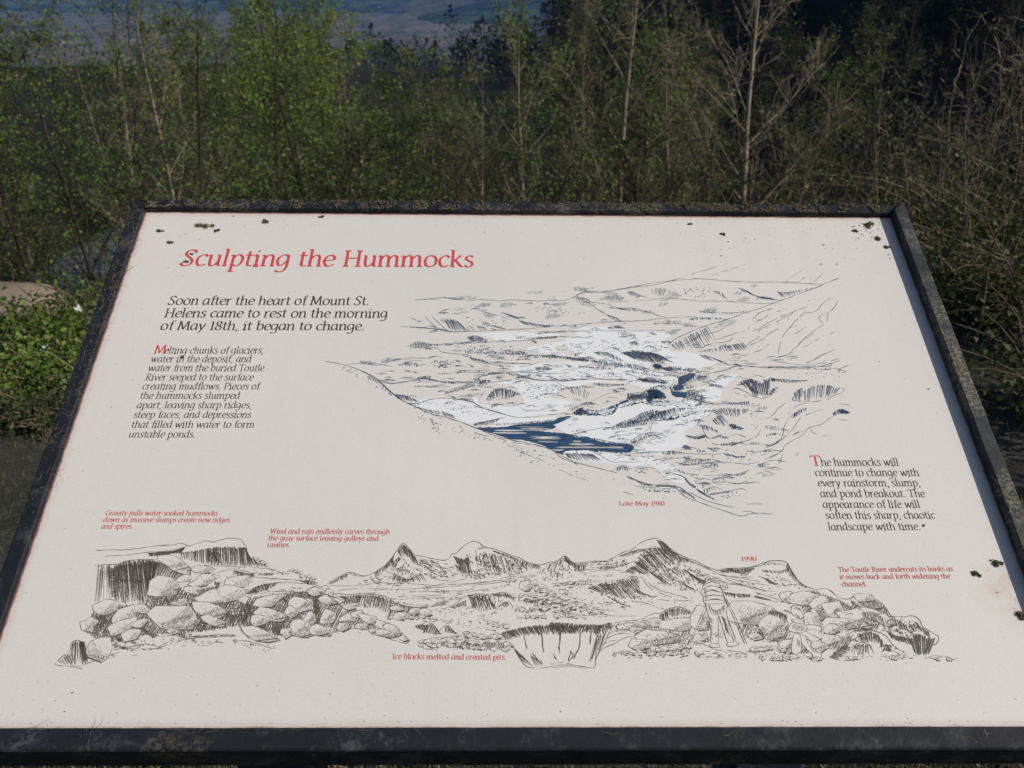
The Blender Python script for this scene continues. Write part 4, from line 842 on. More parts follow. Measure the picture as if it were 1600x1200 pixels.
# mountains and plain
ln(Ev, '120 350 190 310 250 282 300 295 345 305 400 285 470 235 520 175 570 108 610 145 640 180 700 190 760 205 830 210 865 170 880 175 930 130 980 100 1020 105 1060 135 1120 145 1200 175 1260 195 1320 225 1390 240 1440 222 1480 220 1530 188 1570 215 1600 232', 1.0)
ln(Fv, '0 255 50 240 95 205 140 245 200 250 300 240 380 235 460 190 540 160 600 115 660 92 710 92 760 130 830 185 900 220 960 240 1040 280 1110 300 1170 290 1240 300 1330 275 1380 270 1440 240 1500 235 1550 245 1580 290 1600 345', 1.0)
ln(G, '0 290 60 275 140 270 200 268 240 258 290 238 340 228 400 226 440 240 470 290 510 350 560 385 620 402 690 400 760 450 820 465 870 440 930 438 970 470', 1.0)
fr(Ev, '130 348 190 312 250 285', '150 352 200 335 240 318', 1.3, .8, .9); fr(Ev, '250 284 300 296 340 306', '262 300 300 312 330 318', 1.8, .7, .8)
fr(Ev, '400 285 470 235 520 180', '410 315 480 262 510 215', 1.3, .9, .95); fr(Ev, '540 150 570 110 610 150 650 200', '560 190 580 178 640 235 662 242', 1.2, .95, 1); fr(Ev, '500 210 540 200 560 190', '500 260 515 262 520 280', 1.5, .9, .9)
fr(Ev, '520 285 560 305 600 320 680 285', '500 330 560 350 600 345 720 340', 1.5, .8, .9); fr(Ev, '640 190 660 215 690 200 760 215', '650 245 680 240 720 235 790 235', 1.7, .7, .7)
fr(Ev, '870 185 930 200 960 175', '890 225 950 300 990 310', 1.3, 1.0, 1); fr(Ev, '960 150 1010 150 1100 175 1200 200 1310 230', '1010 310 1060 312 1120 310 1200 298 1345 268', 2.2, .8, .75, .5); fr(Ev, '1100 150 1200 180 1320 228 1390 242', '1120 165 1220 210 1300 245 1370 262', 1.4, .9, .9)
fr(Ev, '1000 190 1060 215 1120 240', '1040 235 1100 265 1170 290', 2.2, .8, .8); fr(Ev, '880 230 900 250 930 250', '900 285 940 290 960 270', 1.8, .8, .8)
for s in ('700 250 760 290 820 310 900 290 950 270', '680 230 740 270 800 285', '720 300 790 330 860 330', '780 240 830 260 880 240', '400 340 500 350 640 352 760 360 840 340', '840 345 930 325 960 300 975 270', '930 210 960 250 975 290', '690 370 800 360 950 350 1080 340 1180 320'):
    ln(Ev, s, .75, .15)
for s in ('130 360 200 365 330 358 440 345', '160 395 300 380 500 385 700 378 900 365 1100 350 1200 330', '520 430 700 425 900 410 1050 385', '560 470 700 480 820 480', '600 400 800 395 950 390 1000 360', '1000 350 1180 325 1240 300', '550 445 700 438 860 430 920 410', '900 360 1000 350 1100 330'):
    ln(Ev, s, .7, .35)
fr(Ev, '770 400 810 390 850 398', '780 410 820 408 850 404', 1.6, .8, .8); fr(Ev, '620 380 700 372 780 372', '640 390 710 385 790 380', 2.4, .6, .7); fr(Ev, '1040 385 1120 370 1220 345', '1060 400 1150 380 1230 360', 2, .6, .7)
dots(low, Ev(parse('200 370 560 360 620 440 300 400')), 50, .7, 2, 10); dots(low, Ev(parse('600 390 1000 380 950 440 650 460')), 80, .7, 2, 8); dots(low, Ev(parse('640 490 1100 500 1150 620 900 640 700 580')), 150, .8, 2, 10)
for v_, s_, n_, a_ in ((Ev, '880 220 960 170 1100 170 1280 230 1330 270 1000 320 920 300', 170, -62), (Ev, '480 250 560 180 600 240 640 330 500 340', 60, 50), (Ev, '640 200 860 230 880 300 740 320 640 280', 90, -25), (Ev, '400 300 620 330 560 370 300 350', 60, 15), (Ev, '1400 250 1560 210 1600 260 1600 330 1380 340', 60, 60),
                       (Fv, '600 160 720 130 900 260 1000 340 960 440 760 380 620 300', 200, -48), (Fv, '250 430 560 360 620 480 500 520', 90, -58), (Fv, '200 260 460 210 560 160 500 280 300 300', 90, 18), (Fv, '820 260 1080 320 1100 400 960 380', 70, -30), (Ev, '180 420 500 430 520 520 300 490', 60, 70), (Ev, '960 420 1200 420 1160 510 980 500', 60, 65)):
    dots(low, v_(parse(s_)), int(n_ * 1.7), .85, 3.6, a_)
# small peak on the right of the saddle
fr(Ev, '1530 192 1560 215 1600 235', '1540 225 1580 250 1600 268', 1.4, .9, 1); fr(Ev, '1520 200 1480 225 1440 240 1360 290', '1500 225 1460 260 1400 290 1340 310', 2.4, .6, .7); fr(Fv, '95 208 130 240 180 255 240 258', '100 240 150 280 200 315 230 300', 1.4, 1.0, 1); fr(Fv, '95 215 50 250 0 300', '70 260 40 290 10 340', 2.6, .6, .7)
# big hill with gullies
fr(Fv, '480 195 560 165 620 155 690 150', '440 215 540 195 590 180 640 170', 1.8, .8, .8)
fr(Fv, '550 245 590 195 640 165 700 150 745 160', '640 310 700 320 750 300 820 270 850 230', 1.7, 1.0, 1, .35); fr(Fv, '700 100 740 110 780 150 830 190', '730 150 770 190 830 230 880 250', 1.3, 1.0, 1)
fr(Fv, '520 285 550 255 580 235', '590 320 640 330 680 320', 1.6, 1.0, 1); fr(Fv, '640 300 700 320 760 290 830 280', '740 380 800 400 830 350 890 330', 2.2, .9, .9, .4); fr(Fv, '840 200 900 225 1000 265 1060 295', '860 230 920 250 1000 280 1040 300', 1.4, .9, .9)
fr(Fv, '240 412 330 385 430 362 520 352 572 338', '330 450 420 470 510 490 590 460 590 380', 1.7, 1.0, 1, .35); fr(Fv, '880 290 940 330 1000 360 1050 370', '940 350 1000 390 1040 400 1080 400', 1.8, .9, .9); fr(Fv, '360 270 430 265 500 245', '380 290 450 285 510 265', 1.7, .7, .8); fr(Fv, '480 310 510 290 540 270', '560 330 560 310 570 300', 1.6, .8, .8)
fr(Fv, '550 420 600 440 660 470', '590 460 640 475 700 485', 2.2, .8, .7); fr(Fv, '860 370 900 400 940 415', '900 410 930 425 960 440', 2, .9, .8); fr(Fv, '380 470 450 510 520 530', '420 500 480 530 540 550', 2, .8, .8); fr(Fv, '1120 305 1180 292 1250 305 1340 280', '1140 318 1200 318 1270 325 1340 300', 1.4, .9, 1)
for s in ('190 255 300 262 400 260', '150 300 250 295 350 285 470 270 560 235', '200 320 330 300 470 300', '340 380 440 365 560 335', '760 300 830 370 950 430', '600 340 640 400 700 440 800 480', '640 380 720 430 860 470 930 490', '700 250 760 310', '600 200 640 240 700 270', '560 500 640 520 760 560', '1180 340 1300 360 1400 380', '1160 390 1260 400 1360 430', '1300 470 1400 490 1500 510', '700 490 820 500 940 500', '1000 260 1100 320 1200 340 1330 345', '1060 340 1160 380 1300 400 1420 440', '0 470 60 490 130 500', '0 420 80 380 180 372 270 375', '20 560 120 580 220 590', '120 620 200 600 320 590 430 600 560 600'):
    ln(Fv, s, .75, .2)
dots(low, Fv(parse('600 440 950 480 930 560 700 560 500 520')), 60, .7, 2, -20); dots(low, Fv(parse('0 360 300 380 400 560 0 520')), 130, .8, 2, 0)
fr(Fv, '1140 440 1220 450 1320 455', '1160 470 1230 485 1310 480', 1.5, .9, .9); fr(Fv, '1340 465 1400 480 1460 495', '1360 480 1400 492 1440 498', 1.6, .8, .8)
# butte on the right
fr(G, '280 280 330 285 400 285 460 270', '300 300 350 305 400 308 460 290', 1.6, .8, .9); fr(G, '440 245 480 300 520 355 570 390', '430 290 480 350 530 390 560 400', 1.4, .9, .9); fr(G, '260 320 300 340 330 370', '330 345 360 360 400 380', 1.8, .8, .9); fr(G, '290 245 340 235 440 245', '300 258 340 252 430 260', 1.8, .7, .8); fr(G, '60 275 130 272 200 270 240 262', '70 295 140 300 200 292 240 280', 1.4, .9, .95)
for s in ('0 300 100 340 200 360 330 380', '40 330 150 375 300 410 440 420', '240 420 330 450 400 470', '450 440 520 420 600 410', '600 405 640 450 700 480'): ln(G, s, .75, .2)
fr(G, '60 420 130 430 210 435', '80 440 150 455 210 455', 1.5, .9, .9); fr(G, '230 440 280 450 330 465', '250 455 300 470 340 470', 1.6, .8, .8)
# mid ground: gullied bluffs
fr(Ev, '190 420 250 425 320 410', '230 470 290 470 310 455', 1.3, 1.0, 1); fr(Ev, '320 410 400 420 470 430 515 460', '300 480 380 500 450 520 500 530', 1.5, 1.0, 1); fr(Ev, '515 460 570 480 640 490 720 485', '520 500 580 510 640 510 720 500', 1.3, 1.0, .95); ln(Ev, '170 405 250 418 330 408 420 418 480 430 520 462 600 486 700 492 790 480', 1.0)
fr(Ev, '850 492 900 465 950 440', '880 496 920 492 955 500', 1.5, .9, .95); fr(Ev, '960 420 1020 418 1070 430 1100 460', '990 505 1040 512 1090 515 1140 505', 1.5, 1.0, 1); fr(Ev, '1100 410 1170 405 1220 420', '1130 430 1190 440 1240 460', 1.4, .9, 1); fr(Ev, '1150 470 1170 455 1200 465', '1160 490 1190 492 1210 485', 1.3, 1.0, .9)
ln(Ev, '820 500 880 470 950 425 1020 415 1100 415 1160 402 1230 415', .9); ln(Ev, '1190 450 1220 480 1220 505', .9); ln(Ev, '730 490 800 462 830 480', .8)
rocks_along(low, pap, Ev(parse('1180 330 1260 310 1330 350 1400 380 1440 400')), 26, 2.4, 5, 5, .6); rocks_along(low, pap, Ev(parse('1240 440 1340 430 1450 440 1580 470')), 34, 2, 4.4, 7, .6); rocks_along(low, pap, Ev(parse('1200 500 1320 500 1450 490 1600 500')), 26, 2, 4, 5, .6)
rock(low, pap, *Ev([(1300, 365)])[0], 11, 7.5, 10); rock(low, pap, *Ev([(1350, 345)])[0], 5.5, 4.5); rock(low, pap, *Ev([(1525, 400)])[0], 7.5, 4.2)
fr(Ev, '1510 350 1560 335 1600 345', '1520 362 1560 362 1600 365', 1.6, .9, .8); fr(Ev, '1450 380 1500 420 1560 470', '1420 400 1470 440 1530 490', 1.8, .8, .8)
rocks_along(low, pap, Fv(parse('0 490 100 520 200 540 330 570')), 40, 1.8, 4, 7, .6); rocks_along(low, pap, Fv(parse('40 400 160 380 260 380')), 14, 1.8, 3.6, 2, .5); rock(low, pap, *Fv([(80, 445)])[0], 8, 4.5, 5)
rocks_along(low, pap, Ev(parse('1290 540 1400 545 1520 540 1600 545')), 16, 2, 3.6, 3, .6); rocks_along(low, pap, Ev(parse('1080 590 1200 600 1280 560')), 8, 2, 4, 4, .6)
Ink.level = 0
# mesa and cliff at the far left
ln(D, '265 155 340 150 430 150 520 140 640 125 720 120 780 112 820 125 870 112 920 97 970 103 1010 90 1060 80 1100 85 1130 88 1150 115 1165 132', 1.0)
ln(D, '320 187 450 180 560 165 640 160 720 150 815 128', .9); ln(D, '260 240 330 238 390 233 450 214 530 208 620 208', 1.0)
for k in range(2): fr(D, '580 168 650 162 740 152 800 132', '585 188 650 187 720 174 775 172', 1.1, 1.0, 1, .2)
for k in range(1): fr(D, '770 165 850 155 915 142', '775 200 845 220 915 234', 1.2, 1.0, 1, .2)
fr(D, '920 140 1000 132 1080 130 1120 132', '925 236 1000 244 1080 250 1130 248', 1.15, 1.0, 1, .22); fr(D, '930 150 980 160 1010 170', '920 230 960 240 1000 244', 1.0, 1.0, 1, .2); fr(D, '1120 132 1165 135', '1130 250 1185 252', .9, 1.1, 1, .15)
fr(D, '1165 150 1185 190 1230 205 1280 235', '1180 252 1205 250 1250 253 1295 253', 1.2, .9, .9); rocks_along(low, pap, D(parse('1180 190 1230 210 1280 240')), 14, 1.6, 3, 3, .7)
for k in range(2): fr(D, '392 232 450 214 530 210 610 212 640 222', '402 460 445 478 500 466 565 470 600 335', 1.35, 1.0, 1, .25, 1.5)
fr(D, '330 238 392 233', '340 440 402 462', 1.0, 1.05, 1, .4); fr(D, '270 242 330 238', '245 492 320 450', 1.7, .7, .9, .4); fr(D, '400 320 480 325 580 320', '410 345 480 350 570 345', 1.4, .9, .8)
for k in range(1): fr(D, '620 215 690 222 750 270 805 295', '595 335 660 312 720 332 752 350', 1.2, 1.0, 1, .2)
hatch(low, D(parse('330 250 400 250 400 420 350 440')), 5, 1.6, .8, .7)
for a in ('270 480 560 470 600 360 760 350 800 400 1100 440 1200 480 1150 600 900 640 560 660 420 700 300 700 200 640 240 540', '1180 430 1600 380 1600 660 1440 660 1180 640 1100 560'):
    hatch(low, D(parse(a)), 62, 1.5, .95, .8); hatch(low, D(parse(a)), 110, 2.4, .8, .5)
# talus slope behind the big boulders
for s in ('830 260 900 240 1000 248 1100 250 1200 256 1300 262 1390 290 1420 290', '880 300 960 295 1060 265 1130 270 1200 285 1300 290 1380 285', '1000 350 1100 310 1200 310 1300 320 1450 330 1560 350', '1150 400 1250 360 1350 345 1450 345 1600 360', '1150 430 1300 400 1450 400 1600 410', '1050 500 1150 495 1250 500', '1050 520 1180 515 1300 500'):
    ln(D, s, .8, .12)
fr(D, '1085 268 1150 285 1210 290', '1085 300 1150 312 1210 312', 1.1, 1.1, 1, .2); fr(D, '1160 410 1240 358 1350 348', '1200 412 1260 400 1320 372', 1.4, 1.0, 1, .25); fr(D, '1240 290 1330 292', '1230 302 1300 306', 1.3, .8, .8); fr(D, '1480 330 1540 328 1590 345', '1490 345 1540 358 1580 355', 1.3, 1.0, 1)
dots(low, D(parse('830 245 1340 255 1360 290 850 285')), 60, .7, 1.2); dots(low, D(parse('1000 320 1560 320 1560 350 1030 380')), 80, .7, 1.4); dots(low, D(parse('1150 430 1600 370 1600 440 1200 470')), 90, .8, 2, 5); dots(low, D(parse('1040 500 1350 480 1350 560 1060 600')), 80, .8, 2, 5)
rocks_along(low, pap, D(parse('1380 290 1450 275 1500 300 1560 320')), 14, 1.8, 3.6, 3, .6)
def rk(v, s, w=1.0, sh=.6, side=1):
    for x, y, rx, ry, t in s:
        px, py = v([(x, y)])[0]; k = {D: 3.81, Ev: 3.81, Fv: 4.21, G: 4.0}[v]
        rock(low, pap, px, py, rx / k, ry / k, t, w, sh, side)
rk(D, [(735, 232, 110, 42, 28), (900, 268, 75, 28, 5), (790, 325, 48, 25, -15), (910, 330, 90, 38, -15), (1100, 345, 95, 38, -8), (1570, 400, 45, 28, 0), (660, 385, 98, 75, 0), (850, 395, 60, 30, 10), (1010, 425, 150, 50, -8), (1300, 450, 100, 35, -15), (760, 460, 50, 22, 0), (1480, 480, 75, 52, 20), (1430, 520, 40, 35, 0)])
for a in ('845 538 940 540 930 600 880 590', '265 540 320 530 345 575 270 625', '1110 585 1150 610 1192 698 1130 640', '1200 572 1292 575 1280 632 1212 618', '1312 585 1372 590 1392 672 1330 660', '540 600 600 640 665 660 610 680 545 640', '370 670 450 665 475 690 400 702', '860 385 960 365 1000 370 930 400 880 430', '1040 530 1130 528 1100 560 1060 590', '480 500 560 480 600 510 540 540', '970 330 1010 340 995 400 975 390', '700 470 780 460 740 430 640 440'):
    hatch(low, D(parse(a)), R.choice([62, 70, 78, 115]), 1.25, 1.0, .95)
rk(D, [(330, 495, 85, 45, -10), (530, 500, 60, 30, 10), (430, 545, 95, 50, -25), (940, 510, 110, 48, 12), (1300, 535, 100, 42, 12), (1235, 570, 60, 35, 5), (1540, 560, 45, 45, 0), (720, 558, 152, 88, 3), (960, 575, 70, 36, 20), (225, 600, 55, 50, -30), (420, 610, 112, 42, -22), (530, 590, 50, 26, -20), (480, 655, 65, 38, -20), (1480, 620, 85, 58, 15), (1585, 632, 55, 38, 10), (720, 635, 35, 20, 0), (1400, 640, 40, 30, 0), (1240, 650, 110, 45, 18)])
rk(D, [(285, 745, 85, 80, 0)], 1.0, .35, -1)
ln(D, '20 830 60 790 110 755 125 700 170 690 200 740 220 825', 1.0); fr(D, '125 700 160 690 195 700', '110 830 160 840 215 825', 1.2, 1.0, .95, .3); fr(D, '40 810 80 780 120 750', '70 835 110 838 150 842', 1.6, .9, .8); fr(D, '170 690 200 695', '200 830 222 820', .8, 1.2, 1, .1)
ln(D, '20 832 70 840 150 845 220 825 300 795 360 775 400 760', .9, .1); hatch(low, D(parse('355 700 440 720 470 740 380 745')), 15, 1.3, .9, .8)
for s in ('355 715 440 730 560 710 640 725 700 695', '360 745 480 735 600 740 700 715', '640 665 740 660 860 665 1000 655 1110 660', '770 680 900 670 1000 668 1080 660', '1090 700 1150 690 1250 715 1320 740', '870 715 930 720 980 700 1020 700', '150 850 190 860', '480 780 520 775'):
    ln(D, s, .9, .2)
hatch(low, D(parse('770 665 950 655 1100 650 1100 665 900 675 780 690')), 8, 1.4, .9, .7); dots(low, D(parse('360 700 720 680 700 740 380 760')), 90, .9, 2.4, 20); dots(low, D(parse('1000 690 1350 720 1300 760 1100 730')), 50, .8, 2, -15); dots(low, D(parse('240 790 400 760 380 790 300 810')), 40, .9, 2, 30)
fr(D, '880 590 930 600 990 600', '870 625 930 630 1000 640', 1.6, .8, .7, .4); fr(D, '740 650 790 640 840 650', '760 680 800 675 840 670', 1.4, .9, .8)
Ink.level = 0
for a in ('0 380 100 380 180 430 300 500 420 560 520 590 610 680 500 665 400 640 300 620 200 640 60 670 0 660', '500 490 620 500 740 520 760 555 540 570 480 540', '680 680 900 655 1100 665 1210 700 1210 745 1000 750 700 720', '1240 430 1560 450 1600 480 1300 470'): hatch(low, Ev(parse(a)), 62, 1.6, .9, .75)
# boulder belt to the pit
rocks_along(low, pap, Ev(parse('0 400 60 385 120 390 160 420')), 16, 3, 7, 4, .6); rocks_along(low, pap, Ev(parse('80 450 160 450 240 480')), 10, 4, 9, 4, .6)
rk(Ev, [(40, 400, 42, 26, 0), (0, 470, 35, 40, 0), (120, 455, 60, 30, 15), (240, 490, 45, 20, 8), (10, 560, 40, 45, 0), (125, 550, 55, 52, 20), (240, 555, 55, 32, 0), (300, 535, 40, 28, 0), (360, 560, 55, 32, 15), (45, 635, 52, 38, 0), (115, 640, 42, 34, 0), (210, 605, 36, 32, 0), (320, 605, 40, 20, 0), (450, 600, 60, 26, 18), (500, 625, 55, 28, 25), (460, 650, 60, 25, 15), (575, 678, 32, 16, 10), (385, 630, 24, 14, 0)])
rocks_along(low, pap, Ev(parse('490 540 560 545 640 540 760 550')), 16, 2.4, 5.6, 5, .7); rk(Ev, [(560, 545, 60, 28, 0), (640, 515, 40, 24, 0), (700, 525, 42, 24, 10), (530, 500, 40, 20, 10)])
fr(Ev, '640 600 690 590 720 600', '660 620 700 640 720 650', 1.3, 1.0, 1); fr(Ev, '720 590 760 600 790 640', '690 650 740 655 780 658', 1.4, 1.0, 1); ln(Ev, '690 650 710 600 745 588 790 650', .9); ln(Ev, '780 640 830 598 880 640 900 650', .9); fr(Ev, '830 600 870 630 900 648', '820 640 860 650 890 655', 1.3, 1.0, 1)
rocks_along(low, pap, Ev(parse('680 690 760 690 900 690 1000 690 1100 690 1210 705')), 34, 3, 6.5, 4, .75); rocks_along(low, pap, Ev(parse('940 655 1060 665 1150 660')), 14, 3, 6, 3, .7); rocks_along(low, pap, Ev(parse('660 715 780 720 900 718 1040 738 1210 738')), 28, 2, 4.4, 3, .8)
rocks_along(low, pap, D(parse('700 700 800 690 1100 690')), 10, 1.2, 2.4, 3, .6); ln(Ev, '300 640 420 660 560 700 620 715', .7, .5); ln(Ev, '690 735 760 745 780 730', .8)
# the pit
for k in range(2): fr(Ev, '1150 645 1250 615 1400 595 1600 605', '1200 690 1300 665 1420 660 1600 650', 1.8, 1.0, 1, .35)
for k in range(2): fr(Fv, '0 640 80 645 160 650 270 655 350 660', '0 715 80 715 170 720 240 715 300 735', 1.8, 1.0, 1, .35)
ln(Ev, '1150 650 1200 700 1240 750 1270 800 1310 845 1400 852 1500 835 1600 838', .9, .08); ln(Fv, '0 918 80 905 160 925 230 935 290 938 300 880 330 830 380 800 420 780', .9, .08); ln(Fv, '0 940 120 932 240 945', .6, .4)
for s in ('1290 660 1300 700 1310 740', '1395 640 1400 680 1402 720 1410 760', '1510 640 1505 690 1495 740', '1570 750 1560 790 1555 815', '1340 760 1370 800 1400 830', '1240 740 1270 790'): ln(Ev, s, 1.5, .05); ln(Ev, s, .8, .2, 1.2)
for s in ('60 710 65 760 58 800 65 850', '200 700 195 760 185 820 150 880', '270 700 260 790', '330 690 300 760 290 830 260 900', '130 830 150 860 120 900', '20 850 40 890'): ln(Fv, s, 1.4, .05); ln(Fv, s, .8, .2, 1.2)
fr(Fv, '290 665 340 655 400 640', '300 740 360 720 420 690', 1.4, .95, 1, .3); fr(Fv, '300 760 330 720 400 690', '250 920 290 900 330 830', 2.0, .8, .8, .3); fr(Ev, '1230 740 1260 760 1290 790', '1290 830 1330 845 1370 850', 2.2, .7, .7); fr(Ev, '1330 770 1370 800 1400 800', '1360 840 1390 845 1410 840', 2.2, .8, .8)
for s in ('340 700 400 670 480 650 560 640', '380 720 440 690 520 690 600 700', '350 760 430 720 520 715', '400 800 440 770 500 740 560 735', '330 800 380 770 440 760', '420 850 480 830 560 850'): ln(Fv, s, .85, .15)
dots(low, Fv(parse('400 640 640 620 640 700 400 720')), 80, .8, 2.4, 20)
Ink.level = 0
for a in ('560 790 760 770 920 790 920 860 640 870', '620 620 900 600 1000 600 1000 800 720 790 580 700', '1200 520 1400 560 1580 700 1600 800 1300 760 1180 640'): hatch(low, Fv(parse(a)), 70, 2.2, .85, .6)
# rocks around the photographer
fr(Fv, '720 590 780 555 850 545 930 575', '730 640 790 615 860 600 920 590', 1.2, .95, 1, .35); ln(Fv, '600 620 680 585 730 580 780 552 850 540 930 572', 1.0)
rk(Fv, [(680, 640, 65, 32, 5), (540, 665, 110, 42, -5), (560, 690, 50, 20, 0), (1300, 590, 210, 95, 5)], 1.0, .5)
fr(Fv, '1270 600 1310 590 1360 580', '1260 720 1300 700 1350 640', 1.5, .7, .8, .5); dots(low, Fv(parse('1200 520 1400 550 1380 650 1240 640')), 150, .7, 1.4)
rk(Fv, [(850, 660, 130, 55, -5), (980, 720, 70, 45, 30), (720, 745, 160, 50, 4), (1000, 620, 90, 80, -30), (590, 790, 70, 38, 0), (600, 825, 40, 20, 0)], 1.0, .7); dots(low, Fv(parse('600 720 860 720 860 780 620 780')), 90, .8, 2)
rk(Fv, [(1465, 680, 115, 95, 30), (1340, 740, 30, 22, 0), (1360, 740, 28, 20, 0), (1560, 780, 60, 35, -10), (960, 750, 60, 28, -10)], 1.0, .6); fr(Fv, '1390 660 1370 700 1350 730', '1430 700 1420 740 1400 760', 1.2, .9, 1, .3); dots(low, Fv(parse('1400 620 1560 680 1560 760 1420 740')), 160, .7, 1.5)
rocks_along(low, pap, Fv(parse('560 810 640 800 700 820 780 815 860 800 900 800')), 26, 3, 7, 3, .85); rocks_along(low, pap, Fv(parse('640 850 720 850 820 845 980 850')), 24, 1.6, 4, 3, .85); rocks_along(low, pap, Fv(parse('1330 815 1400 815 1480 810 1560 820')), 10, 2.4, 5.6, 3, .6)
rocks_along(low, pap, Fv(parse('430 850 520 840 560 850')), 12, 1.4, 2.8, 3, .7); rocks_along(low, pap, Fv(parse('1380 870 1480 880 1590 880')), 24, 1.4, 3, 3, .7); rocks_along(low, pap, Fv(parse('1080 700 1130 720 1160 730')), 8, 2, 4, 6, .8)
ln(Fv, '920 800 980 780 1040 800 1100 825 1200 830 1300 850', .8, .3); dots(low, Fv(parse('920 840 1300 840 1280 880 940 880')), 70, .8, 2, 0); dots(low, Fv(parse('440 840 700 860 700 890 500 880')), 50, .8, 2, 0)
fr(Fv, '1430 570 1490 565 1560 600', '1450 590 1500 620 1560 650', 1.3, .9, 1, .4)
Ink.level = 60
for a in ('420 430 620 410 760 460 860 520 760 680 660 740 600 600', '860 470 1000 490 1080 570 1000 660 860 680 780 600', '640 700 760 700 860 680 800 800 660 780', '400 740 500 730 640 800 420 820'): hatch(low, G(parse(a)), 60, 1.7, .9, .75)
for s_, n_, a_ in (('1020 560 1240 600 1300 720 1120 720 1040 640', 110, -55), ('300 310 440 330 520 400 330 380', 50, -30), ('100 330 300 380 420 450 200 430', 50, -15)): dots(low, G(parse(s_)), n_, .9, 4, a_)
# right hand rock mass
rk(G, [(440, 455, 45, 42, 0), (540, 465, 110, 45, -5)], .95, .6); fr(G, '400 480 440 455 490 470', '410 485 450 480 480 480', 1.3, .9, .9)
fr(G, '330 545 380 540 440 560', '350 570 400 590 430 610', 1.3, .9, 1, .4); dots(low, G(parse('100 520 300 520 280 640 180 620')), 110, .7, 1.6)
rk(G, [(650, 495, 70, 45, -10), (740, 530, 80, 60, 20), (640, 560, 55, 45, 0)], .95, .8); hatch(low, G(parse('600 520 680 530 700 600 640 590')), 60, 1.2, .9, .95); hatch(low, G(parse('725 540 760 510 770 560 730 570')), 70, 1.1, 1.1, .95)
rk(G, [(950, 490, 110, 38, 15), (920, 455, 65, 30, 5)], .95, .5); fr(G, '830 480 900 470 1000 480 1060 520', '900 520 960 540 1040 570 1080 600', 1.7, .9, .9, .45)
rk(G, [(980, 560, 95, 40, 25), (880, 590, 120, 60, 15), (1060, 600, 60, 45, 20)], .95, .8); fr(G, '900 550 960 540 1020 560 1040 600', '920 590 980 610 1040 640 1060 680', 1.4, .9, 1, .4)
ln(G, '970 475 1030 490 1070 540 1090 570 1160 575 1230 570 1270 600 1290 640 1340 670 1385 700 1375 740 1340 760 1325 810', 1.1)
fr(G, '1090 575 1150 600 1200 620 1260 610', '1110 620 1170 660 1230 680 1280 650', 1.9, .8, .85, .5); fr(G, '1240 600 1280 640 1330 670', '1260 650 1300 690 1340 710', 1.7, .8, .9, .4)
fr(G, '1200 700 1260 680 1320 700 1370 705', '1240 820 1270 820 1300 820 1330 800', 1.6, 1.0, 1, .3); fr(G, '1060 660 1120 690 1200 700', '1100 720 1170 740 1230 760', 1.5, .95, 1, .4); ln(G, '1070 650 1120 660 1180 650 1240 690 1300 700', 1.0); ln(G, '1110 720 1180 720 1250 740', .9)
rk(G, [(780, 620, 120, 48, 0), (720, 655, 62, 34, -10), (710, 715, 60, 35, 0)], .95, .7); ln(G, '800 700 860 665 940 660 1010 670 1060 700 1100 750 1150 790', 1.1); fr(G, '880 680 940 665 1000 680 1040 730', '900 740 960 740 1010 750 1040 790', 1.5, 1.0, 1, .35); ln(G, '800 760 850 720 900 690', 1.0)
fr(G, '700 830 740 790 800 750', '770 845 810 810 850 770', 1.4, 1.0, 1, .3); ln(G, '840 800 870 750 910 735 960 760 980 805', 1.1); fr(G, '870 755 910 740 950 760', '860 810 910 810 960 810', 1.7, .9, .9, .4); ln(G, '1030 800 1060 770 1110 790 1170 830', 1.0); hatch(low, G(parse('1035 790 1060 740 1090 770 1100 800')), 70, 1.3, 1.0, .95)
rk(G, [(440, 750, 60, 38, -10), (240, 700, 45, 26, 10), (640, 760, 60, 38, 5), (1150, 825, 40, 14, 0), (1370, 830, 40, 14, 0), (850, 832, 32, 12, 0)], .95, .75)
rocks_along(low, pap, G(parse('250 775 320 775 380 770')), 8, 2.4, 5, 2, .6); rocks_along(low, pap, G(parse('420 820 500 825 560 830 660 840')), 12, 1.8, 4, 3, .7); rocks_along(low, pap, G(parse('1040 830 1180 830 1300 835 1400 835 1460 840')), 16, 1.4, 3.4, 3, .8); dots(low, G(parse('120 790 560 790 700 850 400 860')), 80, .8, 2, 0)
dots(low, G(parse('700 600 900 590 900 680 740 680')), 120, .7, 1.6); dots(low, G(parse('1100 590 1260 600 1300 720 1130 700')), 90, .7, 1.8); dots(low, G(parse('780 780 1060 810 1050 840 800 840')), 40, .8, 1.6); ln(G, '1400 820 1440 825 1480 842 1510 832', .8, .1)
ln(G, '730 840 800 850 880 845 960 820', .8, .3)
# photographer, back view, bent to a camera on a tripod
def shape(v, s, w=1.0, smooth=True):
    P = v(parse(s)); Q = catmull(P + [P[0]], 4) if smooth else P + [P[0]]
    pap.fill(Q[:-1], pap.z(1), uv); pen(low, P + [P[0]], w, .12, smooth=smooth, z=low.z(0))
for s in ('1022 530 965 660 905 782', '1034 540 978 662 918 778', '1140 470 1200 600 1280 788', '1154 480 1214 600 1293 784', '1135 540 1180 650 1222 762', '1122 560 1170 680 1210 766'): ln(Fv, s, 1.0, 0, .1)
shape(Fv, '1030 515 1150 510 1160 600 1180 690 1205 780 1170 785 1140 700 1105 600 1105 700 1100 785 1060 790 1055 690 1040 600')
fr(Fv, '1035 520 1090 560 1150 520', '1060 600 1100 600 1150 590', 1.2, .9, .9, .4); fr(Fv, '1120 600 1140 640 1150 690', '1150 620 1170 680 1190 750', 1.1, 1.0, .95, .3); fr(Fv, '1040 600 1055 690 1060 770', '1075 620 1070 700 1075 780', 1.6, .8, .6, .3)
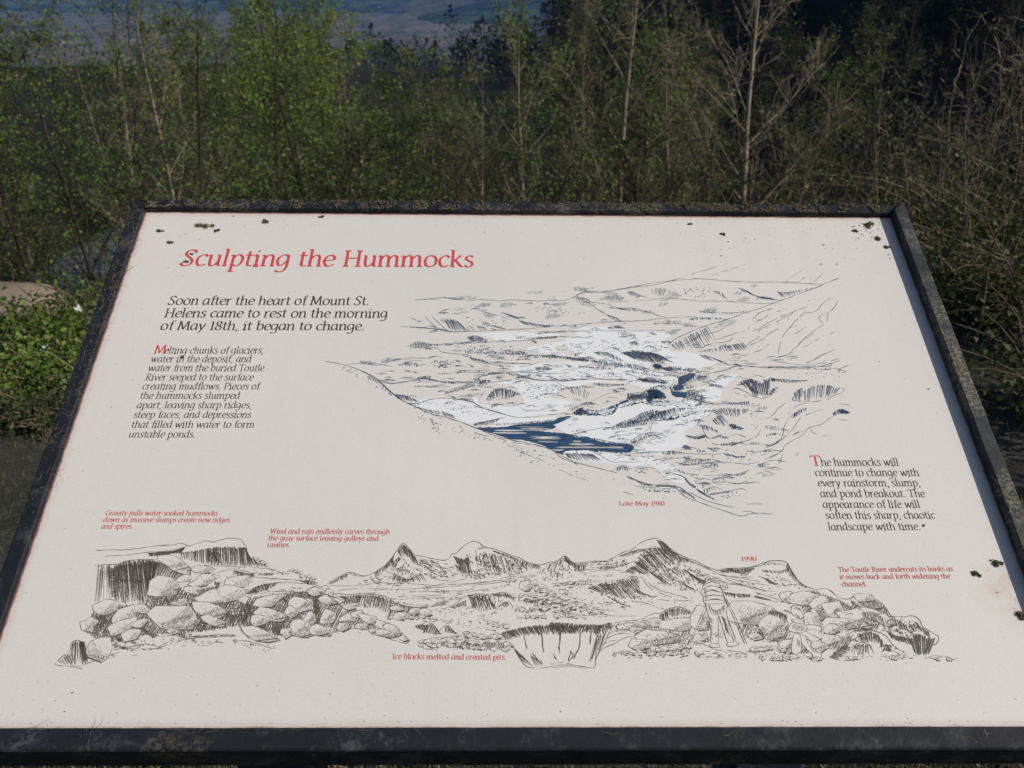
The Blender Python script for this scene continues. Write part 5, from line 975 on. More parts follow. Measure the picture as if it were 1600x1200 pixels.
shape(Fv, '1050 785 1105 785 1110 805 1060 806'); shape(Fv, '1165 780 1215 770 1240 785 1200 800 1165 798')
shape(Fv, '1000 420 1015 385 1060 358 1105 368 1130 430 1145 510 1090 520 1015 515 1005 470 988 450')
for s in ('1005 400 1060 375 1115 390', '1000 425 1060 400 1125 420', '1000 455 1060 430 1132 450', '1010 475 1070 462 1138 470', '1012 500 1080 490 1142 500'): ln(Fv, s, 1.6, 0, .2)
fr(Fv, '1000 420 1010 460 1015 510', '1030 420 1035 465 1035 512', 1.2, .9, .9, .4)
shape(Fv, '1022 375 1030 345 1055 338 1085 348 1110 350 1115 365 1085 368 1050 365'); hatch(low, Fv(parse('1025 370 1035 345 1080 350 1110 355 1100 366 1050 366')), 30, 1.1, .9, .95)
shape(Fv, '1112 385 1135 380 1165 405 1160 422 1130 425 1112 405'); hatch(low, Fv(parse('1115 385 1162 405 1155 422 1120 410')), 40, .95, 1.0, 1); ln(Fv, '1112 380 1130 440 1145 500', 1.5, 0, .1); ln(Fv, '1015 515 1030 560 1045 620', 1.3, 0, .1)
# person seated with an open book
shape(G, '500 690 560 665 620 700 650 715 600 730 560 715 600 790 650 800 640 845 590 848 600 815 555 770')
shape(G, '480 690 520 690 525 790 470 800'); hatch(low, G(parse('500 700 520 720 522 780 505 760')), 80, 1.2, .8, .9)
shape(G, '545 560 590 545 640 590 665 640 660 710 600 690 560 665 550 620'); fr(G, '620 570 650 610 662 660', '600 590 620 640 640 690', 1.3, .9, .9, .35)
for s in ('560 570 570 610 590 640', '590 555 600 600 620 640', '640 600 655 650 650 700', '510 680 560 700 600 760', '560 700 540 720'): ln(G, s, .8, 0, .15)
shape(G, '545 630 600 625 650 640 640 660 590 655 548 655'); shape(G, '452 640 480 610 560 630 550 668 500 675 452 662'); hatch(low, G(parse('458 645 484 615 555 634 546 664 500 670')), 40, 1.4, .75, .9); shape(G, '470 590 540 605 545 622 480 608')
shape(G, '465 545 470 515 500 503 530 515 545 550 535 585 515 585 500 560 485 570 475 560'); hatch(low, G(parse('470 530 500 508 530 520 542 555 535 575 520 545 490 530')), 60, 1.0, .9, .95); hatch(low, G(parse('500 560 530 575 520 585 505 575')), 20, 1.0, .9, 1)
hatch(low, G(parse('590 825 640 820 640 845 592 848')), 20, 1.3, .8, .8)
def scribble(v, s, n, w0):
    poly = v(parse(s)); xs = [p[0] for p in poly]; ys = [p[1] for p in poly]; k = 0
    while k < n:
        x = R.uniform(min(xs), max(xs)); y = R.uniform(min(ys), max(ys)); k += 1
        if not inpoly(x, y, poly): continue
        w = w0 * R.uniform(.5, 1.4); h = w * R.uniform(.2, .5); P = [(x - w, y + h * .4), (x - w * .3, y - h * .6), (x + w * .5, y - h * .4), (x + w, y + h * .5)]
        pen(low, P, R.uniform(.6, .95), .3)
        if R.random() < .6: fringe(low, P[1:], [(q[0] + R.uniform(-.5, 1), q[1] + h * R.uniform(1, 1.8)) for q in P[1:]], 1.2, .85, .95, .35, .5)
Ink.level = 0
scribble(Ev, '160 420 600 500 900 520 1180 560 1200 640 800 700 500 560 200 480', 60, 4.2); scribble(Ev, '1240 400 1600 430 1600 540 1240 520', 46, 3.8); scribble(Fv, '0 480 500 520 600 600 300 620 0 600', 50, 4); scribble(D, '1180 380 1600 370 1600 460 1240 470', 26, 4.5)
scribble(D, '360 690 1100 660 1300 720 900 730 380 760', 40, 3.6); scribble(Fv, '420 820 1300 830 1560 860 900 890 560 870', 50, 3); scribble(G, '120 780 700 800 1400 820 1380 850 300 850', 50, 3); scribble(G, '330 460 620 520 600 600 420 560', 24, 4.5)
Ink.level = 380
scribble(G, '780 480 1060 560 1280 640 1330 720 1160 800 900 640 700 560', 60, 5); scribble(G, '840 690 1080 700 1100 800 860 800', 18, 4)
Ink.level = 0
for v_, s_, n_ in ((Ev, '400 290 570 130 640 200 860 220 1000 120 1380 250 1340 330 700 360 420 350', 60), (Ev, '180 400 1600 400 1600 540 1200 640 700 600 300 500', 90), (Fv, '100 260 460 200 700 110 1060 300 1000 440 500 520 60 480', 90), (G, '0 300 300 260 560 400 700 460 300 500 0 420', 30), (D, '1000 280 1600 340 1600 450 1200 470', 20)):
    tone_patches(GREY, v_(parse(s_)), n_, 4, 11)
put(GREY, 'hummock_grey_tone', mat_flat('grey_brown_ink', (.24, .215, .19), .6, .3, .3, 150))['kind'] = 'stuff'
put(pap, 'rock_print', M_panel)['kind'] = 'stuff'; put(low, 'hummock_drawing', M_black)
# ------------------------------------------------------------------ setting: ground, pond, far valley
def sstep(a, b, x):
    t = np.clip((np.asarray(x, float) - a) / (b - a), 0, 1); return t * t * (3 - 2 * t)
_rs = np.random.RandomState(5)
_wv = [(_rs.uniform(-1, 1), _rs.uniform(-1, 1), _rs.uniform(0, 6.28)) for _ in range(14)]
def rough(x, y, L):
    s = 0
    for i, (a, b, p) in enumerate(_wv):
        f = (1.0 + i * .35) * 2.2 / L; n = math.hypot(a, b)
        s = s + np.sin((a * x + b * y) / n * f + p + 1.7 * np.sin((b * x - a * y) / n * f * .6 + p)) / (1 + i * .5)
    return s / 4.0
def ground_z(x, y):
    x = np.asarray(x, float); y = np.asarray(y, float)
    edge = 4.9 + .25 * np.sin(x * .9) - .7 * sstep(-.8, -2.4, x)
    fall = sstep(0, 1, (y - edge) / 12.0)
    z = -7.4 * fall - .22 * sstep(3.7, 5.2, y) * sstep(-.5, -2.0, x)
    z = z + .05 * rough(x, y, 1.5) * (1 - fall) + .5 * rough(x, y, 14) * fall
    # pond hollow on the left
    d = np.hypot((x + 14.8) / 3.0, (y - 34) / 14.0)
    z = z - 1.9 * (1 - sstep(.7, 1.2, d))
    # wooded slope on the right
    s = x / np.maximum(y, 1)
    z = z + 22 * sstep(.28, 1.15, s) * sstep(30, 120, y) * (1 - .8 * sstep(400, 900, y))
    z = z + 30 * sstep(10, 58, x) * sstep(-2, 13, y) * (1 - .6 * sstep(300, 900, y))  # steep ridge running out of view, added to shade the right-hand slope
    z = z + 15 * sstep(-.02, .35, s) * sstep(70, 190, y) * (1 - sstep(500, 900, y))
    # the land drops away to the river plain
    z = z - 48 * sstep(75, 520, y) * (1 - sstep(.0, .4, s) * .6)
    z = z + 1.5 * rough(x, y, 60) * sstep(60, 160, y)
    return z
def grid_mesh(name, xs, ys, fz):
    X, Y = np.meshgrid(xs, ys); Z = fz(X, Y)
    nx, ny = len(xs), len(ys)
    V = np.stack([X.ravel(), Y.ravel(), Z.ravel()], 1)
    i = np.arange(nx * ny).reshape(ny, nx)
    Fq = np.stack([i[:-1, :-1].ravel(), i[:-1, 1:].ravel(), i[1:, 1:].ravel(), i[1:, :-1].ravel()], 1)
    return np_mesh(name, V, Fq, True)
_t = np.linspace(-1, 1, 260); XS = np.sinh(_t * 6.2) / math.sinh(6.2) * 3200
_t = np.linspace(0, 1, 330); YS = -12 + np.sinh(_t * 6.0) / math.sinh(6.0) * 5200
m = N('ground'); c = m.obj()
sx = m.n('SeparateXYZ'); m.l(c, sx.inputs[0])
n1 = m.noise(c, 1.3, 6, .6); n2 = m.noise(c, 22, 5, .7); mpp = m.n('Mapping'); m.l(c, mpp.inputs[0]); mpp.inputs['Scale'].default_value = (1, .22, 1); n3 = m.noise(mpp.outputs[0], .16, 6, .7); n4 = m.noise(mpp.outputs[0], .045, 6, .65); n5 = m.noise(c, 120, 3, .7)
near = m.mix(m.rng(n1, .42, .6), (.060, .055, .048), (.026, .031, .018))
near = m.mix(m.rng(n2, .5, .7, 0, .55), near, (.11, .10, .09))
near = m.mix(m.rng(n5, .55, .7, 0, .5), near, (.02, .018, .012))
wood = m.mix(m.rng(n1, .4, .65), (.018, .016, .010), (.011, .015, .007))
plain = m.mix(m.rng(n4, .42, .60), (.045, .050, .032), (.15, .125, .105))
plain = m.mix(m.rng(n3, .48, .60, 0, .85), plain, (.045, .052, .03))
y = sx.outputs[1]
col = m.mix(m.rng(y, 4.5, 7.5), near, wood)
col = m.mix(m.rng(y, 120, 330), col, plain)
m.bump(m.math('ADD', n2, n5), .6, .03)
m.set(col, .95, .1)
g = link('ground', grid_mesh('ground', XS, YS, ground_z), m.m); tag(g, kind='structure')

# far hills
def hills_z(x, y):
    z = -80 + 185 * sstep(1550, 2500, y) + 22 * rough(x, y, 620) * sstep(1450, 2000, y) + 9 * rough(x + 300, y, 190) * sstep(1400, 1800, y)
    k = sstep(-360, 270, x - (y - 1250) * .16) * sstep(1130, 1600, y)
    return z + k * (135 + 20 * rough(x + 50, y, 290) + 8 * rough(x, y + 70, 95)) * (1 - .5 * sstep(1700, 2700, y))
m = N('hill_forest'); c = m.obj()
n1 = m.noise(c, .004, 6, .6); n2 = m.noise(c, .03, 5, .7); n3 = m.noise(c, .0012, 3)
col = m.mix(m.rng(n2, .42, .58), (.006, .016, .012), (.050, .075, .030))
col = m.mix(m.math('MULTIPLY', m.rng(n1, .52, .60), .5), col, (.13, .125, .08))
m.bump(n2, 1.0, 9.0); m.set(col, .95, .05)
h = link('hills', grid_mesh('hills', np.linspace(-2400, 2400, 320), np.linspace(1000, 3400, 240), hills_z), m.m); tag(h, kind='structure')

# pond and distant river
def flat_poly(name, pts, z, mat):
    me = mesh_from(name, [(x, y, z) for x, y in pts], [tuple(range(len(pts)))]); o = link(name, me, mat); return tag(o, kind='structure')
m = N('water'); c = m.obj(); m.bump(m.noise(c, 3.0, 4, .6), .12, .03); M_water = m.set((.050, .050, .045), .22, .3)
flat_poly('pond_water', [(-14.8 + 2.4 * math.cos(a) * (1 + .12 * math.sin(3 * a)), 34 + 13 * math.sin(a)) for a in np.linspace(0, 6.2832, 48)[:-1]], -8.35, M_water)
m = N('river_gravel'); c = m.obj(); m.set(m.mix(m.noise(c, .08, 5, .7), (.12, .108, .092), (.17, .155, .14)), .95, .1)
bar = [(-330, 640), (-250, 600), (-130, 640), (-60, 760), (60, 860), (160, 980), (60, 960), (-60, 880), (-160, 800), (-260, 760)]
gb = link('gravel_plain', grid_mesh('gravel_plain', np.linspace(-420, 220, 40), np.linspace(560, 1000, 40), lambda X, Y: ground_z(X, Y) + np.where(np.abs(X + 255 + (Y - 640) * .35 - 14 * np.sin(Y * .02)) < 9 + 5 * np.sin(Y * .05), .6, -3.0)), m.m); tag(gb, kind='structure')

# bare soil mound at the left
bm = bmesh.new(); bmesh.ops.create_icosphere(bm, subdivisions=5, radius=1)
for v in bm.verts:
    k = 1 + .12 * noise.noise(v.co * 2.0) + .03 * noise.noise(v.co * 9)
    v.co = Vector((v.co.x * .50 * k, v.co.y * .45 * k, v.co.z * .22 * k))
me = bpy.data.meshes.new('soil_mound'); bm.to_mesh(me); bm.free()
for p in me.polygons: p.use_smooth = True
m = N('bare_soil'); c = m.obj(); a = m.noise(c, 7, 6, .65); b = m.noise(c, 60, 4, .7)
m.bump(b, .5, .02); m.set(m.mix(b, m.mix(a, (.19, .145, .11), (.29, .235, .19)), (.16, .13, .10)), .95, .1)
o = link('soil_mound', me, m.m); o.location = (-2.80, 4.75, float(ground_z(-2.62, 4.75)) + .075); tag(o, kind='structure')

# ------------------------------------------------------------------ vegetation builders
class Tubes:
    def __init__(self): self.V = []; self.F = []
    def tube(self, P, Rr, n):
        b = len(self.V)
        for i, p in enumerate(P):
            t = (P[min(i + 1, len(P) - 1)] - P[max(i - 1, 0)]).normalized()
            u = t.orthogonal().normalized(); w = t.cross(u)
            for k in range(n):
                a = 2 * math.pi * k / n
                self.V.append(p + (u * math.cos(a) + w * math.sin(a)) * Rr[i])
        for i in range(len(P) - 1):
            for k in range(n):
                a0 = b + i * n + k; a1 = b + i * n + (k + 1) % n
                self.F.append((a0, a1, a1 + n, a0 + n))
    def mesh(self, name, smooth=True): return np_mesh(name, np.array([tuple(v) for v in self.V]), np.array(self.F), smooth)
def leaves_mesh(name, pts, size, rs, droop=.3, fold=.25):
    """one folded rhombic leaf per point, facing all ways with a bias upwards"""
    P = np.array(pts, dtype=float).reshape(-1, 3); n = len(P)
    ax = rs.normal(size=(n, 3)); ax[:, 2] = ax[:, 2] * .6 - droop; ax /= np.linalg.norm(ax, axis=1)[:, None]
    nm = rs.normal(size=(n, 3)); nm[:, 2] += .9
    sd = np.cross(ax, nm); sd /= np.linalg.norm(sd, axis=1)[:, None] + 1e-9
    nm = np.cross(sd, ax)
    L = size * rs.uniform(.55, 1.25, n)[:, None]
    b = P; tip = P + ax * L; mid = P + ax * L * .45
    l = mid + sd * L * .36 + nm * L * fold * .5; r = mid - sd * L * .36 + nm * L * fold * .5
    V = np.stack([b, l, tip, r], 1).reshape(-1, 3)
    i = np.arange(n)[:, None] * 4
    return np_mesh(name, V, np.hstack([i, i + 1, i + 2, i + 3]), False)

def bark_mat(name, a, b, sc=14):
    m = N(name); c = m.obj(); mp = m.n('Mapping'); m.l(c, mp.inputs[0]); mp.inputs['Scale'].default_value = (1, 1, .35)
    n1 = m.noise(mp.outputs[0], sc, 5, .7); n2 = m.noise(c, 1.1, 3, .6)
    oi = m.n('ObjectInfo')
    col = m.mix(m.rng(n1, .35, .65), a, b)
    col = m.mix(m.rng(n2, .5, .7, 0, .5), col, (.06, .055, .04))
    m.bump(n1, .4, .01)
    return m.set(col, .9, .15)
def leaf_mat(name, cols, transl=.45, dead=.12):
    m = N(name); c = m.obj(); oi = m.n('ObjectInfo'); g = m.n('NewGeometry')
    ad = m.n('VectorMath', operation='ADD'); m.l(c, ad.inputs[0])
    cb = m.n('CombineXYZ'); m.l(m.math('MULTIPLY', oi.outputs['Random'], 57.0), cb.inputs[0]); m.l(cb.outputs[0], ad.inputs[1])
    n1 = m.noise(ad.outputs[0], 1.1, 3, .6); n2 = m.noise(ad.outputs[0], 23, 1, .5)
    col = m.mix(m.rng(n1, .35, .65), cols[0], cols[1])
    col = m.mix(m.rng(n2, .35, .65), col, cols[2])
    isl = g.outputs['Random Per Island']
    col = m.mix(m.rng(isl, 1 - dead, 1 - dead + .01), col, cols[3])
    hs = m.n('HueSaturation'); m.l(col, hs.inputs['Color'])
    m.l(m.rng(oi.outputs['Random'], 0, 1, .8, 1.2), hs.inputs['Value']); m.l(m.rng(oi.outputs['Random'], 0, 1, .488, .508), hs.inputs['Hue'])
    col = hs.outputs[0]
    d = m.b; m.l(col, d.inputs['Base Color']); d.inputs['Roughness'].default_value = .6; d.inputs['Specular IOR Level'].default_value = .3
    t = m.n('BsdfTranslucent'); m.l(col, t.inputs[0])
    mx = m.n('MixShader'); mx.inputs[0].default_value = transl
    m.l(d.outputs[0], mx.inputs[1]); m.l(t.outputs[0], mx.inputs[2]); m.l(mx.outputs[0], m.out.inputs[0])
    return m.m
M_bark_pale = bark_mat('pale_alder_bark', (.15, .12, .085), (.27, .225, .17))
M_bark_grey = bark_mat('grey_bark', (.060, .050, .036), (.13, .112, .085))
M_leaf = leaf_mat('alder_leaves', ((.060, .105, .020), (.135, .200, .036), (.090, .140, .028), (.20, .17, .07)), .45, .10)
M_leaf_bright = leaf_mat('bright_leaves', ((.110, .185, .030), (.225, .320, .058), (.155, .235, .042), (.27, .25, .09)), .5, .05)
M_leaf_dim = leaf_mat('dull_shaded_leaves', ((.034, .050, .014), (.075, .098, .026), (.05, .065, .02), (.13, .11, .055)), .4, .18)  # darker leaf copy; shade inside the stand is put into its colour
M_leaf_bush = leaf_mat('bramble_leaves', ((.090, .150, .024), (.21, .285, .046), (.135, .20, .034), (.24, .22, .09)), .35, .10)
M_needle = leaf_mat('fir_needles', ((.010, .018, .008), (.018, .028, .012), (.013, .021, .010), (.025, .026, .014)), .1, .05)

def build_tree(seed, H, leafn, leaf_size, spread=.34, twiggy=1.0, first=.12, lean=.03, r0=None, dens=None):
    """alder: straight trunk, rising limbs, sprays of fine twigs, small spring leaves"""
    rr = random.Random(seed); rs = np.random.RandomState(seed)
    T = Tubes(); L = []
    r0 = r0 or H * .0078 + .008
    la = rr.uniform(0, 6.28); P = []; p = Vector((0, 0, -.3))
    d = Vector((math.cos(la) * lean, math.sin(la) * lean, 1)).normalized()
    n = 22
    for i in range(n + 1):
        P.append(p.copy()); p += d * (H + .3) / n
        d = (d + Vector((rr.uniform(-1, 1), rr.uniform(-1, 1), 0)) * .035 + Vector((0, 0, .02))).normalized()
    Rr = [max(r0 * (1 - i / n) ** .85, .004) for i in range(n + 1)]
    T.tube(P, Rr, 7)
    nb = int((dens or 5.2) * H)
    for b in range(nb):
        f = first + (1 - first) * ((b + rr.random()) / nb) ** .92
        f = min(f, .985); k = f * n; i0 = int(k); q = P[i0].lerp(P[min(i0 + 1, n)], k - i0)
        az = rr.uniform(0, 6.28); up = rr.uniform(.55, 1.25) + .3 * f
        ln_ = H * spread * (1.05 - f) ** .7 * (.35 + .65 * min(1, (f - first + .12) * 3.2)) * rr.uniform(.55, 1.15) + .25
        dv = Vector((math.cos(az), math.sin(az), up)).normalized()
        m_ = 7; BP = [q.copy()]; 
        for s in range(m_):
            q = q + dv * ln_ / m_
            dv = (dv + Vector((rr.uniform(-1, 1), rr.uniform(-1, 1), rr.uniform(-.5, .8))) * .13).normalized(); BP.append(q.copy())
        rb = max(Rr[i0] * .42, .005) * (.6 + .5 * min(1, ln_ / 2))
        T.tube(BP, [max(rb * (1 - s / m_), .0035) for s in range(m_ + 1)], 4)
        lf = min(1.0, .34 + 1.25 * max(0, f - first) ** 1.1) if H > 5 else .7
        ns = max(3, int(ln_ * 6.5 * twiggy))
        for s in range(ns):
            g_ = rr.uniform(.15, 1.0); kk = g_ * m_; j = min(int(kk), m_ - 1); w = BP[j].lerp(BP[j + 1], kk - j)
            sl = ln_ * rr.uniform(.14, .38) * (1.15 - g_ * .6) + .10
            base = (BP[j + 1] - BP[j]).normalized()
            sv = (base * .8 + Vector((rr.gauss(0, 1), rr.gauss(0, 1), rr.gauss(.25, .7))) * .62).normalized()
            SP = [w.copy()]
            for _ in range(4):
                w = w + sv * sl / 4; sv = (sv + Vector((rr.uniform(-1, 1), rr.uniform(-1, 1), rr.uniform(-.5, .9))) * .2).normalized(); SP.append(w.copy())
            T.tube(SP, [.0046, .0038, .003, .0024, .0018], 3)
            for _ in range(rr.randint(2, 4)):
                jj = rr.randint(1, 4); e = SP[jj]; tv = (sv + Vector((rr.gauss(0, 1), rr.gauss(0, 1), rr.gauss(0, 1))) * .8).normalized()
                tl = rr.uniform(.10, .28); T.tube([e, e + tv * tl * .5 + Vector((0, 0, .01)), e + tv * tl], [.0022, .0018, .0012], 3)
                for _ in range(leafn if rr.random() < lf else 0):
                    tt = rr.uniform(.2, 1.05); L.append(tuple(e + tv * tl * tt + Vector((rr.gauss(0, .035), rr.gauss(0, .035), rr.gauss(0, .035)))))
            for _ in range(leafn if rr.random() < lf else 0):
                e = SP[rr.randint(1, 4)]; L.append(tuple(e + Vector((rr.gauss(0, .05), rr.gauss(0, .05), rr.gauss(0, .05)))))
    return T.mesh('trunk'), leaves_mesh('crown', L, leaf_size, rs)

def build_conifer(seed, H):
    rr = random.Random(seed); rs = np.random.RandomState(seed); T = Tubes(); L = []
    T.tube([Vector((0, 0, -.3)), Vector((.03, 0, H * .5)), Vector((0, .03, H))], [H * .014, H * .008, .01], 6)
    nb = int(H * 9)
    for b in range(nb):
        f = .08 + .9 * b / nb; az = b * 2.399 + rr.uniform(-.3, .3); ln_ = H * .23 * (1 - f) ** .8 * rr.uniform(.7, 1.1) + .12
        q = Vector((0, 0, H * f)); e = q + Vector((math.cos(az) * ln_, math.sin(az) * ln_, -.18 * ln_ + .1))
        T.tube([q, q.lerp(e, .5) + Vector((0, 0, .05)), e], [.02, .012, .004], 3)
        for _ in range(int(26 * ln_) + 8):
            t = rr.uniform(.1, 1.02); c_ = q.lerp(e, t); wv = ln_ * .22 * (1.1 - t)
            L.append((c_.x + rr.gauss(0, wv), c_.y + rr.gauss(0, wv), c_.z + rr.gauss(-.03, .05)))
    return T.mesh('trunk'), leaves_mesh('crown', L, .16, rs, .5, .1)

def tree_thing(name, meshes, mats, loc, h, H, rz, label, cat='tree', group=None, wide=1.0, tilt=(0, 0)):
    r = empty(name, loc, (tilt[0], tilt[1], rz), label, cat, group)
    s = h / H; r.scale = (s * wide, s * wide, s)
    for nm, me, mt in (('trunk', meshes[0], mats[0]), ('crown', meshes[1], mats[1])):
        o = bpy.data.objects.new(nm, me); C.objects.link(o); o.parent = r
        if len(me.materials) == 0: me.materials.append(mt)
        if me.materials[0] != mt:
            o.material_slots[0].link = 'OBJECT'; o.material_slots[0].material = mt
    return r
def ray_at(px, py, Y):
    d = cam2world_dir((px - 800) / F, (600 - py) / F, 1.0); k = Y / d.y
    return d.x * k, CAM_Z + d.z * k
TH0 = 8.0
V_thin = [build_tree(s, TH0, 2, .052, .30, 1.0, .14) for s in (1, 2, 3)]
V_leafy = [build_tree(s, TH0, 5, .058, .33, 1.0, .10) for s in (11, 12, 13)]
V_bare = [build_tree(s, TH0, 1, .045, .34, 1.15, .10) for s in (21, 22)]
V_con = [build_conifer(s, 10.0) for s in (31, 32)]
RT = random.Random(77)
def put_tree(px, Y, ytop, var, mats, label, group=None, name='alder_tree', wide=1.0, rz=None, H=TH0, prow=150, tilt=(0, 0)):
    x, _ = ray_at(px, prow, Y); zt = CAM_Z + ray_at(px, ytop, Y)[1] - CAM_Z
    gz = float(ground_z(x, Y)); h = max(zt - gz, 3.0)
    return tree_thing(name, var, mats, (x, Y, gz), h, H, RT.uniform(0, 6.28) if rz is None else rz, label, 'tree', group, wide, tilt)
M_bark_dark = bark_mat('shadow_side_bark', (.016, .013, .010), (.04, .034, .026))  # near-black bark: shadow-side tone of trunks and twigs put into the colour
PB, GB, DB = M_bark_pale, M_bark_grey, M_bark_dark
put_tree(820, 15.5, -10, V_leafy[0], (PB, M_leaf), 'alder with straight pale orange-brown trunk behind the middle of the top rail', wide=.85)
put_tree(998, 14.5, -160, V_thin[0], (PB, M_leaf), 'slender alder with sunlit tan trunk rising behind the sign, right of centre')
put_tree(1192, 12.5, -200, V_bare[0], (PB, M_leaf_dim), 'nearly bare tree with many forking pale branches behind the right part of the sign', wide=1.1)
put_tree(905, 19, -40, V_thin[1], (GB, M_leaf), 'tall green-leaved alder between the two pale-trunked alders', wide=.9)
put_tree(1075, 17, -30, V_thin[2], (GB, M_leaf), 'twiggy alder in small leaf just left of the bare forking tree')
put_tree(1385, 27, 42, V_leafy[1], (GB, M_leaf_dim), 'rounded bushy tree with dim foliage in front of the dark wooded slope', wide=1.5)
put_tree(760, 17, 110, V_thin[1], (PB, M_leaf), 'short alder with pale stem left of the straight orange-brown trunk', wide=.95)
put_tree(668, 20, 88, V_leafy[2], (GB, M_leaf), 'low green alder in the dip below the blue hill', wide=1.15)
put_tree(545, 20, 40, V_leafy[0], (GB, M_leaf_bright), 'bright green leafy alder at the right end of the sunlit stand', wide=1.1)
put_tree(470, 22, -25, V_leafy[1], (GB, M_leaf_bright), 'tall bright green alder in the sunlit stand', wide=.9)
put_tree(425, 15, 8, V_thin[0], (DB, M_leaf_bright), 'thin alder with dark stem in the middle of the sunlit stand')
put_tree(282, 13, -60, V_thin[2], (DB, M_leaf), 'twin of dark leaning trunks behind the left end of the top rail, darker one', tilt=(0, -.04))
put_tree(262, 16.5, -30, V_thin[1], (PB, M_leaf), 'grey-brown trunk close beside the darker leaning one, left part of the stand', tilt=(0, -.05))
put_tree(128, 11.5, 10, V_thin[1], (DB, M_leaf), 'leaning tree with dark lower trunk in front of the pond', tilt=(0, -.14))
put_tree(40, 12, 20, V_thin[0], (DB, M_leaf), 'dark-stemmed tree at the left edge of the photo', tilt=(0, -.10))
put_tree(185, 18, 20, V_leafy[1], (GB, M_leaf), 'olive twiggy tree between the pond and the leaning trunks', tilt=(0, -.06))
put_tree(-10, 20, 5, V_leafy[2], (GB, M_leaf_bright), 'leafy green alder cut off by the left edge of the photo')
put_tree(345, 24, 5, V_leafy[1], (GB, M_leaf), 'olive green alder just right of the leaning trunks', wide=.9)
def stand_label(px, Y, mt, v):
    a = 'bright green' if mt is M_leaf_bright else ('mid green' if mt is M_leaf else 'dull olive')
    b = 'leafy' if v in V_leafy else ('sparse' if v in V_thin else 'nearly leafless')
    c_ = 'left' if px < 400 else ('middle' if px < 860 else 'right')
    d = 'front' if Y < 28 else ('back' if Y > 42 else 'middle')
    return '%s %s alder, %s row, %s part of the stand behind' % (a, b, d, c_)
# stand of alders behind
n = 0
for k in range(400):
    if n >= 80: break
    Y = 17 + 46 * RT.random() ** 1.1; px = RT.uniform(-120, 1330)
    x, _ = ray_at(px, 200, Y)
    if math.hypot((x + 14.8) / 3, (Y - 34) / 14) < 1 : continue
    if x * x + (Y - 18) ** 2 < 2: continue
    edge = 42 if px < 560 else (130 if px < 780 else 60)
    ytop = edge + RT.uniform(-22, 60) - (10 if Y > 40 else 0)
    if px < 560: ytop = RT.uniform(-10, 75)
    v = RT.choice(V_thin + V_leafy + (V_bare if px > 900 or px < 220 else V_leafy))
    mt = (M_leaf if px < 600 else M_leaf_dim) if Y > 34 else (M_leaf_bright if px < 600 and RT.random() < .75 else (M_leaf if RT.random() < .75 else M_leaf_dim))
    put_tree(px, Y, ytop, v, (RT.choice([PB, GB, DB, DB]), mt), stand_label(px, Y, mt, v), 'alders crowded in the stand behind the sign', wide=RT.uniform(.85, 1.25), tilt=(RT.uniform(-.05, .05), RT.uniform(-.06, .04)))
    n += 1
# understorey thickets on the bank below the sign
V_shrub = [build_tree(s, 3.0, 2, .05, .42, 1.5, .05, .08, .018, 9.0) for s in (41, 42)]
V_twig = [build_tree(s, 3.0, 1, .036, .40, 1.4, .04, .10, .015, 11.0) for s in (51, 52)]
n = 0
for k in range(40):
    Y = RT.uniform(8.5, 15); px = 250 + 1150 * (k + RT.random()) / 40
    x, _ = ray_at(px, 280, Y); gz = float(ground_z(x, Y))
    zt = ray_at(px, RT.uniform(205, 300) if px > 560 else RT.uniform(270, 330), Y)[1]
    h = min(max(zt - gz, 1.2), 4.2)
    tree_thing('thicket_shrub', RT.choice(V_twig + V_shrub[:1]), (DB, RT.choice([M_leaf, M_leaf_dim])), (x, Y, gz), h, 3.0, RT.uniform(0, 6.28), ('%s twiggy shrub behind the %s of the top rail' % ('tall' if h > 3.2 else 'low', 'left end' if px < 480 else 'left half' if px < 760 else 'right half' if px < 1080 else 'right end')), 'shrub', 'thicket shrubs on the bank behind the sign', 1.0)
# dark wooded slope at the upper right
n = 0
for k in range(300):
    if n >= 85: break
    Y = RT.uniform(26, 150); px = RT.uniform(860, 1720); x, _ = ray_at(px, 80, Y)
    if px < 1230 and Y < 60: continue
    gz = float(ground_z(x, Y)); con = RT.random() < .45
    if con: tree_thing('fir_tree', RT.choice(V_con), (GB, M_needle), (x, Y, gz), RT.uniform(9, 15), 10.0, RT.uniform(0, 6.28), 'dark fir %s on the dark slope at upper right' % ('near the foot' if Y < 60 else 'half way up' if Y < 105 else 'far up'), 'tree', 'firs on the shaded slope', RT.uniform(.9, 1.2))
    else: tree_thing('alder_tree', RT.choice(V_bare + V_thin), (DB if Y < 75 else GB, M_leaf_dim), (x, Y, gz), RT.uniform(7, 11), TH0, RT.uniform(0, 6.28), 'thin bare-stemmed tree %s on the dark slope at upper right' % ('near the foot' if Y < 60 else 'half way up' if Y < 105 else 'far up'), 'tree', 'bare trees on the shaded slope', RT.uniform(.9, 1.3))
    n += 1
# far-off wood as one mass
rs = np.random.RandomState(9); pts = []
for k in range(1300):
    Y = rs.uniform(150, 420); s = rs.uniform(-.6, .75); x = s * Y
    if s < -.20 or (s < .02 and Y > 300): continue
    gz = float(ground_z(x, Y)); h = rs.uniform(6, 11) if s > .02 else rs.uniform(4, 10) * (1 - sstep(.0, -.2, s) * .5); w = h * rs.uniform(.14, .24) * (1.9 if s < .02 else 1)
    for _ in range(190):
        t = rs.rand() ** .8; a = rs.uniform(0, 6.28); r = w * ((1 - t) ** .7 if s > .02 else math.sin(math.pi * min(1, t + .1)) ** .6) * rs.rand() ** .4
        pts.append((x + r * math.cos(a), Y + r * math.sin(a), gz + h * t))
fw = link('distant_wood', leaves_mesh('distant_wood', pts, .48, rs, 0.6), M_needle); tag(fw, kind='stuff')

